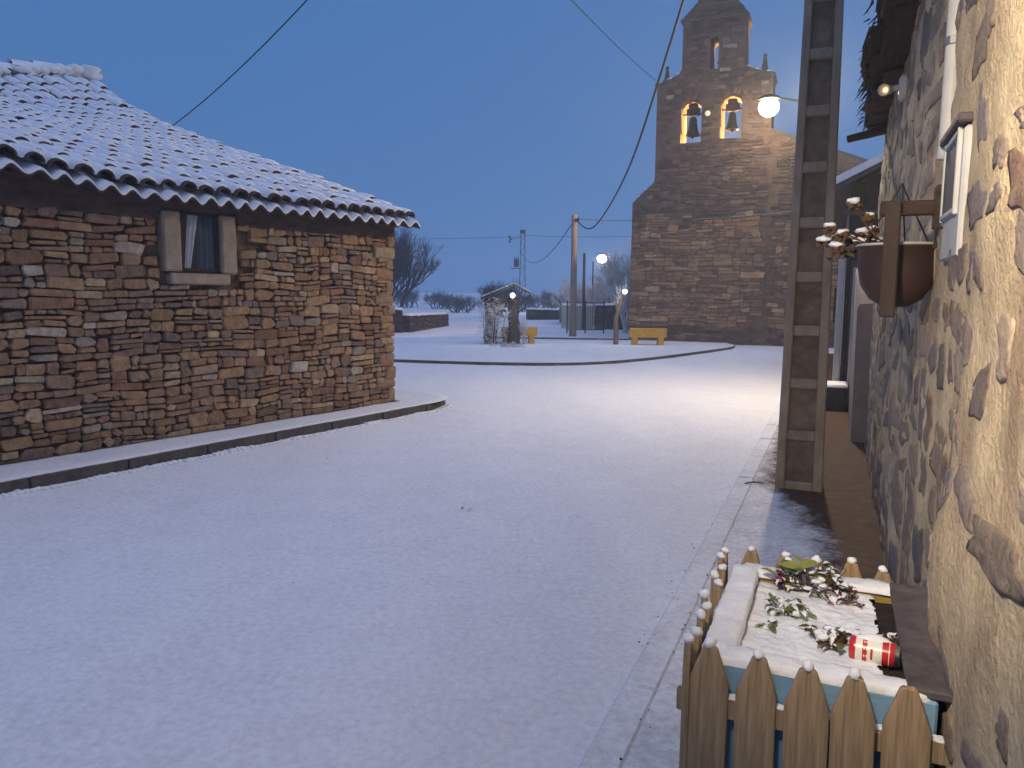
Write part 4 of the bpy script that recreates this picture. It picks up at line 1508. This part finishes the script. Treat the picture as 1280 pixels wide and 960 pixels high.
def well_shelter():
    t = empty('rustic_shelter', (-.02, 23.75, ZP))
    tag(t, 'rustic post shelter with a small snowy gable roof on the plaza', 'shelter')
    for (x, y, r) in ((.08, 0, .185), (-.72, .1, .10)):
        rng = random.Random(int(r * 999))
        mb = MB()
        pts, rad = [], []
        for i in range(8):
            z = i * .205
            pts.append((x + .02 * rng.uniform(-1, 1), y + .02 * rng.uniform(-1, 1), z - .03)); rad.append(r * (1.08 - .03 * i) * rng.uniform(.95, 1.05))
        mb.tube(pts, rad, 10); mb.build('trunk_post', BARK, t, smooth=True)
    rf = empty('gable_roof', (0, 0, 0), 0, t)
    for (x0, z0, x1, z1) in ((.08, 1.82, -.93, 1.40), (.08, 1.82, .55, 1.58)):
        d = Vector((x1 - x0, 0, z1 - z0)); L_ = d.length
        a = math.atan2(-d.z, d.x)
        mb = MB(); mb.box((0, 0, 0), (L_, .9, .04), ch=.006)
        o = mb.build('board', WOODD, rf); o.location = ((x0 + x1) / 2, .05, (z0 + z1) / 2); o.rotation_euler = (0, a, 0)
        mb = MB()
        for i in range(7): mb.blob((-L_ / 2 + L_ * (i + .5) / 7, .02, 0), (L_ / 9, .44, .035), 8, 5, seed=i, rough=.4)
        o2 = mb.build('snow', SNOW, rf, smooth=True); o2.location = ((x0 + x1) / 2, .05, (z0 + z1) / 2 + .04 if d.x < 0 else (z0 + z1) / 2 + .035); o2.rotation_euler = (0, a if d.x > 0 else a - math.pi, 0)
    mb = MB(); mb.box((-.33, 0, 1.36), (.85, .10, .10), ch=.01); mb.build('beam', WOODD, t)


well_shelter()


def globe_lamp(loc, label, r=.075):
    t = empty('globe_lamp', loc)
    tag(t, label, 'globe lamp', 'small globe lamps on the plaza')
    mb = MB(); mb.blob((0, 0, 0), (r, r, r), 14, 10, rough=0); mb.build('globe', GLOBE, t, smooth=True)
    mb = MB(); mb.lathe([(0, -.02), (.05, -.02), (.045, .03), (.03, .05), (0, .05)], 10, (0, .02, -r - .03)); mb.build('collar', IRON, t)
    mb = MB(); mb.tube([(0, .02, -r - .03), (0, .10, -r - .05), (0, .16, -r - .05)], .015, 6); mb.build('bracket', IRON, t)
    lamp_light('globe_lamp_light', (0, -.14, 0), 14, (1, .92, .82), .07, t)


globe_lamp((.02, 23.36, 1.56), 'small white globe lamp on the shelter post')
globe_lamp((3.46, 23.70, 1.70), 'small white globe lamp on the forked trunk post')

tp = empty('forked_trunk', (3.25, 23.97, ZP))
tag(tp, 'pale forked tree trunk standing alone beside the right yellow bench', 'tree trunk')
mb = MB()
mb.tube(smooth_pts([(0, 0, -.05), (.01, 0, .35), (-.01, .02, .75), (.06, 0, 1.05), (.15, 0, 1.35), (.18, -.02, 1.62)], 3), [.085 - .0022 * i for i in range(16)], 9)
mb.tube(smooth_pts([(.05, 0, .98), (.0, .02, 1.2), (.03, 0, 1.45), (-.02, 0, 1.62)], 3), [.05 - .003 * i for i in range(10)], 8)
mb.build('trunk', BARKP, tp, smooth=True)
rng = random.Random(3)
mb = MB()
for i in range(26):
    a = rng.uniform(0, 6.28); z = rng.uniform(1.25, 1.65); x = .15 * (z - .9)
    d = Vector((math.cos(a), math.sin(a), rng.uniform(.2, 1.2))).normalized() * rng.uniform(.1, .3)
    mb.tube([(x, 0, z), Vector((x, 0, z)) + d * .6, Vector((x, 0, z)) + d + Vector((0, 0, .05))], [.010, .007, .003], 4)
mb.build('twigs', FROST, tp)


def bench(loc, rz, label):
    t = empty('bench', loc, rz)
    tag(t, label, 'bench', 'yellow benches on the plaza')
    mb = MB(); mb.box((0, 0, .36), (1.12, .42, .10), ch=.02); mb.build('seat', YELLOW, t)
    mb = MB(); mb.box((0, -.17, .37), (1.14, .07, .27), ch=.02); mb.build('front_apron', YELLOW, t)
    for x in (-.40, .40):
        mb = MB(); mb.box((x, -.02, .14), (.17, .36, .30), ch=.02); mb.build('leg', YELLOW, t)
    mb = MB(); mb.box((0, -.19, .50), (1.14, .06, .05), ch=.015); mb.build('top_rail', YELLOW, t)


bench((4.22, 23.9, ZP), R(-2), 'yellow bench in front of the church wall')
bench((.22, 24.25, ZP), R(4), 'yellow bench half hidden behind the shelter post')


# ------------------------------------------------------------------ bushes and bare trees
def twig_tree(root_pts_r, rng, depth, length, mb, mbt, p, d, r, spread=.6, up=.25, ends=None):
    q = p + d * length
    mid = p + d * length * .5 + Vector((rng.uniform(-1, 1), rng.uniform(-1, 1), rng.uniform(-.5, 1))) * length * .07
    (mb if depth > 2 else mbt).tube([p, mid, q], [r, r * .85, r * .68], 5 if depth > 2 else 3, cap=False)
    if depth == 0: return
    for i in range(rng.choice((2, 3, 3))):
        dd = (d + Vector((rng.uniform(-1, 1), rng.uniform(-1, 1), rng.uniform(-.6, 1) * .8 + up)) * spread).normalized()
        twig_tree(None, rng, depth - 1, length * rng.uniform(.62, .86), mb, mbt, p.lerp(q, rng.uniform(.55, 1.0)), dd, r * .62, spread, up)


def bare_tree(loc, height, label, seed, mats=(BARK, TWIG), depth=6, stems=1, spread=.6, name='bare_tree', trunk_r=None, cat='tree', group=None, up=.25, base=.10):
    rng = random.Random(seed)
    t = empty(name, loc)
    tag(t, label, cat, group)
    a, b = MB(), MB()
    for s_ in range(stems):
        o = Vector((rng.uniform(-1, 1), rng.uniform(-1, 1), 0)) * height * base * (stems > 1)
        d = Vector((rng.uniform(-.25, .25) * stems ** .5, rng.uniform(-.25, .25) * stems ** .5, 1)).normalized()
        twig_tree(None, rng, depth, height * .30, a, b, o - Vector((0, 0, .1)), d, trunk_r or height * .022, spread, up)
    a.build('trunk', mats[0], t); b.build('crown', mats[1], t)
    return t


bare_tree((-7.3, 44, 0), 5.6, 'tall bare tree rising behind the corner of the stone house', 4, depth=7, stems=10, spread=.55, base=.2, group='bare trees beyond the plaza')
bare_tree((-9.6, 47, 0), 5.0, 'bare tree half hidden by the stone house roof', 6, depth=7, stems=5, spread=.55, base=.2, group='bare trees beyond the plaza')
bare_tree((-3.9, 60, 0), 1.9, 'dark round bush alone in the snowy field', 7, depth=6, stems=16, spread=1.0, base=.42, up=.1, name='bush', cat='bush', group='dark bushes beyond the plaza')
bare_tree((-.5, 50, 0), 2.9, 'dark round tree top rising behind the shelter roof', 8, depth=6, stems=12, spread=.8, base=.2, group='bare trees beyond the plaza')
bare_tree((4.0, 38, 0), 3.1, 'pale frosted bush behind the iron railing', 9, (FROST, FROST), depth=6, stems=14, spread=.75, base=.22, name='frosted_bush', cat='bush', group='frosted bushes')
bare_tree((5.0, 31, 0), 3.8, 'frosted tree at the left edge of the church', 10, (FROST, FROST), depth=7, stems=6, spread=.7, base=.15, name='frosted_tree', group='frosted bushes')
for i, (x, y, h) in enumerate([(1.2, 66, 2.0), (3.2, 64, 2.4), (5.2, 68, 1.8), (-1.6, 70, 1.8), (-7, 75, 2.2), (-10.5, 80, 2.5), (7.2, 66, 2.2)]):
    bare_tree((x, y, 0), h, ['low dark hedge bush left of the lattice tower foot', 'dark hedge bush right of the lattice tower', 'dark hedge bush behind the wooden pole', 'small dark bush left of the shelter roof', 'far dark bush in the snowy field', 'farthest dark bush beside the bare trees', 'dark hedge bush behind the street lamp'][i], 20 + i, depth=6, stems=16, spread=1.0, base=.42, up=.1, name='bush', cat='bush', group='dark bushes beyond the plaza')
def climbing_shrub():
    rng = random.Random(41)
    t = empty('frosted_shrub', (-.60, 23.62, ZP))
    tag(t, 'frosted shrub climbing the left shelter post', 'shrub', 'frosted bushes')
    a, b = MB(), MB()
    for k in range(16):
        x0, y0 = rng.gauss(0, .16), rng.gauss(0, .10)
        lean = rng.gauss(0, .10)
        hgt = rng.uniform(.6, 1.42)
        P = [Vector((x0 + lean * z + .04 * noise.noise((z * 3, k, 0)), y0 + .04 * noise.noise((z * 3, k, 7)), z * hgt)) for z in (-.05, .2, .4, .6, .8, 1.0)]
        a.tube(P, [.014, .013, .012, .010, .008, .004], 5)
        for q in range(34):
            u = rng.random() * 4.999
            p = P[int(u)].lerp(P[int(u) + 1], u % 1)
            an = rng.uniform(0, 6.28)
            L_ = rng.uniform(.08, .22)
            d = Vector((math.cos(an), math.sin(an) * .7, rng.uniform(-.2, .9))).normalized() * L_
            b.tube([p, p + d * .6, p + d + Vector((0, 0, -.02))], [.006, .007, .004], 3, cap=False)
            for w_ in range(2):
                d2 = (d.normalized() + Vector((rng.uniform(-1, 1), rng.uniform(-1, 1), rng.uniform(-.6, .8)))).normalized() * L_ * .5
                b.tube([p + d * rng.uniform(.4, 1), p + d * .7 + d2], [.006, .003], 3, cap=False)
    a.build('stems', BARK, t); b.build('twigs', FROST, t)


climbing_shrub()
bare_tree((.42, 24.0, ZP), 1.05, 'small frosted shrub right of the shelter post', 42, (FROST, FROST), depth=5, stems=6, spread=.5, name='frosted_shrub', cat='shrub', group='frosted bushes', trunk_r=.012, up=.5)
bare_tree((-.12, 22.6, ZP), .30, 'low snowy plant at the foot of the shelter', 43, (TWIG, FROST), depth=5, stems=34, spread=.95, base=1.5, name='low_plant', cat='plant', group='frosted bushes', trunk_r=.008)

# ------------------------------------------------------------------ poles, railing, walls, pylon
up_ = empty('wooden_pole', (2.25, 28.3, 0))
tag(up_, 'grey wooden utility pole beside the plaza railing', 'utility pole')
mb = MB(); mb.tube([(0, 0, -.1), (0, 0, 1.2), (-.01, 0, 4.45)], [.135, .12, .10], 12); mb.build('post', mat('grey_pole', (.33, .28, .25), (.2, .165, .15), scale=6, rough=.9, stretch=(1, 1, .2), bump=.4), up_, smooth=True)
mb = MB(); mb.tube([(-.02, -.13, 4.25), (.12, -.12, 4.25)], .03, 6); mb.tube([(.12, -.12, 4.2), (.12, -.12, 4.36)], .03, 6); mb.build('insulator', IRON, up_)
for (x, y, h, r, lab) in ((3.15, 34, 3.35, .055, 'thin dark pole just right of the wooden utility pole'), (3.85, 37, 3.1, .03, 'thinnest pole between the wooden pole and the far lamp')):
    o = MB(); o.tube([(0, 0, -.1), (0, 0, h)], [r * 1.2, r], 8)
    e_ = empty('thin_pole', (x, y, 0)); tag(e_, lab, 'pole')
    o.build('post', BARK, e_, smooth=True)
    c_ = MB(); c_.lathe([(0, .03), (r * 1.1, .02), (r * 1.2, 0), (0, 0)], 8, (0, 0, h)); c_.build('cap', IRON, e_)

ra = empty('iron_railing', (2.19, 30.5, ZP))
tag(ra, 'dark iron railing panel between two posts by the wooden pole', 'railing')
for x in (0, .72, 1.45):
    mb = MB(); mb.box((x, 0, .63), (.05, .05, 1.30), ch=.006); mb.build('post', IRON, ra)
for z in (.14, 1.2):
    mb = MB(); mb.box((.725, 0, z), (1.42, .03, .035), ch=.004); mb.build('rail', IRON, ra)
for i in range(22):
    if i in (0, 11): continue
    mb = MB(); mb.box((.0 + .066 * i, 0, .67), (.014, .014, 1.06)); mb.build('bar', IRON, ra)


def low_wall(p0, p1, h0, h1, th, label, seed, mt=BRICKW, z=0.0, name='stone_wall'):
    p0, p1 = Vector(p0), Vector(p1)
    d = p1 - p0
    t = empty(name, (p0.x, p0.y, z), math.atan2(d.y, d.x))
    tag(t, label, 'wall', 'low walls beyond the plaza')
    L_ = d.length
    mb = MB(); n = max(4, int(L_ / .4))
    vs = []
    tops = [h0 + (h1 - h0) * i / n + .07 * noise.noise((i * .9 + seed, 0, 0)) for i in range(n + 1)]
    for i in range(n + 1):
        x = L_ * i / n
        vs += [(x, -th / 2, -.05), (x, -th / 2 * .9, tops[i]), (x, th / 2 * .9, tops[i]), (x, th / 2, -.05)]
    mb.add(vs, [(i * 4 + k, i * 4 + k + 1, (i + 1) * 4 + k + 1, (i + 1) * 4 + k) for i in range(n) for k in range(3)] + [(0, 3, 2, 1), (n * 4, n * 4 + 1, n * 4 + 2, n * 4 + 3)])
    mb.build('core', mt, t)
    rng = random.Random(seed)
    rects = []
    split(0, L_, 0, min(h0, h1) - .03, rng, (.25, .6), (.12, .24), rects)
    st = MB()
    for rc in (rects if mt is BRICKW else []): stone(st, rc, rng, .03, pick(rng, [((.10, .068, .06), 3), ((.075, .055, .052), 3), ((.14, .10, .085), 1)]), gap=.02, y0=-th / 2, warp=.05)
    if st.v: st.build('stones', CHSTONE, t)['kind'] = 'stuff'
    mb = MB()
    vs = []
    for i in range(n + 1):
        x = L_ * i / n
        sh = .09 + .03 * noise.noise((i * .7, seed, 2))
        vs += [(x, -th / 2 - .02, tops[i] - .01), (x, -th / 3, tops[i] + sh), (x, th / 3, tops[i] + sh), (x, th / 2 + .02, tops[i] - .01)]
    mb.add(vs, [(i * 4 + k, i * 4 + k + 1, (i + 1) * 4 + k + 1, (i + 1) * 4 + k) for i in range(n) for k in range(3)] + [(0, 3, 2, 1), (n * 4, n * 4 + 1, n * 4 + 2, n * 4 + 3)])
    mb.build('snow', SNOW, t, smooth=True)


low_wall((-7.0, 29.6), (-4.3, 30.2), 1.0, .95, .4, 'dark stone wall stub at the corner of the stone house', 1)
low_wall((-4.2, 30.3), (-3.2, 36.5), .72, .62, .4, 'dark low stone wall running back toward the bare trees', 2)
low_wall((.9, 45.3), (3.6, 46.2), .68, .62, .4, 'long low brown wall behind the shelter', 3)
low_wall((3.7, 34.2), (6.4, 33.6), 1.12, 1.15, .4, 'red-brown wall between the railing and the church', 4)
low_wall((2.25, 34.6), (3.6, 34.3), 1.1, 1.08, .3, 'pale rendered wall seen through the railing', 5, PLASTERW)
shd = empty('shed', (3.2, 41, 0))
tag(shd, 'low shed with a flat snow-covered roof behind the railing', 'shed')
mb = MB(); mb.box((1.2, 0, .75), (3.6, 2.4, 1.5)); mb.build('wall', PLASTERG, shd)
mb = MB(); mb.box((1.2, 0, 1.58), (4.0, 2.8, .16), ch=.06); mb.build('roof_snow', SNOW, shd)

py = empty('lattice_pylon', (1.0, 75, 0))
tag(py, 'steel lattice power tower carrying a transformer in the hazy distance', 'pylon')
mb = MB()
H_ = 7.6
for sx in (-1, 1):
    for sy in (-1, 1):
        mb.tube([(sx * .30, sy * .30, 0), (sx * .19, sy * .19, H_)], .035, 4)
mb.build('legs', IRON, py)
mb = MB()
for i in range(15):
    z0, z1 = i * .5, i * .5 + .5
    w0, w1 = .30 - .11 * z0 / H_, .30 - .11 * z1 / H_
    sg = 1 if i % 2 else -1
    for (a, b) in (((-w0 * sg, -w0, z0), (w1 * sg, -w1, z1)), ((-w0 * sg, w0, z0), (w1 * sg, w1, z1)), ((-w0, -w0 * sg, z0), (-w1, w1 * sg, z1)), ((w0, -w0 * sg, z0), (w1, w1 * sg, z1))):
        mb.tube([a, b], .018, 3)
mb.build('bracing', IRON, py)
mb = MB(); mb.box((-.60, 0, 3.95), (1.1, .6, .06)); mb.box((-.60, -.1, 4.45), (.48, .45, .75), ch=.05)
for x in (-.78, -.6, -.42): mb.tube([(x, -.1, 4.8), (x, -.1, 5.05)], .04, 6)
mb.build('transformer', IRON, py)
mb = MB(); mb.tube([(-1.35, 0, 6.75), (0, 0, 6.9)], .03, 5); mb.tube([(-.95, 0, 5.05), (-.95, 0, 5.0)], .03, 4)
for (x, z) in ((-1.30, 6.95), (-1.15, 6.75), (-1.25, 6.5)): mb.blob((x, 0, z), (.12, .10, .13), 7, 5, rough=.2)
mb.build('switch_gear', IRON, py)
mb = MB(); mb.box((0, 0, H_ - .15), (.52, .52, .34), ch=.03); mb.build('head', IRON, py)


# ------------------------------------------------------------------ cables
def cable(pts, r, label, material=CABLE, n=8):
    P = smooth_pts(pts, n)
    mb = MB(); mb.tube(P, r, 6)
    o = mb.build('cable', material, None, smooth=True)
    tag(o, label, 'cable')


def sagged(a, b, sag, n=9):
    a, b = Vector(a), Vector(b)
    return [a.lerp(b, i / n) - Vector((0, 0, sag * 4 * (i / n) * (1 - i / n))) for i in range(n + 1)]


ptop = street(6.83, -.225, 8.75)
cable([ptop, (2.42, 9.6, 6.65), (2.36, 13, 5.08), (2.33, 16, 4.12), (2.28, 20, 3.56), (2.26, 23.4, 3.56), (2.25, 28.3, 4.3)], .020, 'thick black cable sagging from the concrete pole to the wooden pole')
cable(sagged(street(-3.2, -1.9, 3.85), (4.72, 26.05, 8.5), .25), .008, 'thin overhead cable rising to the church shoulder')
cable(sagged(ptop, (-9.2, 19.2, 5.0), .75), .011, 'thin dark cable passing behind the snowy roof')
cable(sagged((2.25, 28.25, 4.3), (9.0, 23.4, 4.2), .18), .014, 'pale cable strung across the church front', CABLEP)
cable(sagged((2.2, 28.3, 4.2), (.95, 75, 5.45), 1.2), .018, 'dark cable sagging from the wooden pole to the lattice tower')
cable(sagged((1.0, 75, 7.0), (-40, 90, 8.6), .6), .022, 'thin power line leaving the lattice tower across the field')
cable(sagged((1.1, 75, 7.1), (26, 72, 8.0), .5), .022, 'thin power line running from the lattice tower behind the church')

# ------------------------------------------------------------------ litter on the snow
rng = random.Random(2)
for i, (x, y, a) in enumerate([(-.36, 5.74, .3), (-.29, 5.70, 1.2)]):
    o = linkobj('fallen_leaf', leafm['b'], None, (x, y, .006), (0, .2, a), (1.3,) * 3)
    tag(o, ['dark dead leaf lying on the road snow', 'smaller dead leaf beside another on the road snow'][i], 'leaf')
mb = MB(); mb.tube([(0, 0, .01), (.08, .02, .018), (.17, .01, .012)], [.006, .006, .003], 5)
o = mb.build('twig', BARK, None, loc=street(6.75, -.66, .02)); tag(o, 'dark twig on the snow left of the concrete pole', 'twig')
mb = MB()
for i in range(90):                                        # grit kicked up along the pavement edge
    s = rng.uniform(1.6, 7); r = -.60 + rng.choice((0, -.15)) + rng.gauss(0, .025)
    p = street(s, r, .03 if r > -.62 else .022)
    k = rng.uniform(.002, .006)
    mb.blob(p, (k, k, k * .6), 5, 3, seed=i, rough=.5)
for i in range(25):
    p = Vector((rng.uniform(-4, 2), rng.uniform(3, 12), .004)); k = rng.uniform(.002, .006)
    mb.blob(p, (k, k, k * .6), 5, 3, seed=i, rough=.5)
o = mb.build('grit', SOIL); tag(o, 'dark grit scattered along the snowy pavement edge', 'grit', kind='stuff')

# ------------------------------------------------------------------ haze
mb = MB()
mb.box((0, 125, 5.9), (300, 284, 13.8))
hz = mb.build('haze', [])
hm = bpy.data.materials.new('haze')
hm.use_nodes = True
hm.node_tree.nodes.clear()
ov = hm.node_tree.nodes.new('ShaderNodeOutputMaterial')
pv = hm.node_tree.nodes.new('ShaderNodeVolumePrincipled')
pv.inputs['Color'].default_value = (.76, .89, 1.0, 1)
pv.inputs['Density'].default_value = .0032
pv.inputs['Anisotropy'].default_value = .2
hm.node_tree.links.new(pv.outputs[0], ov.inputs['Volume'])
hz.data.materials.clear(); hz.data.materials.append(hm)
tag(hz, 'blue snow haze over the village', 'haze', kind='stuff')
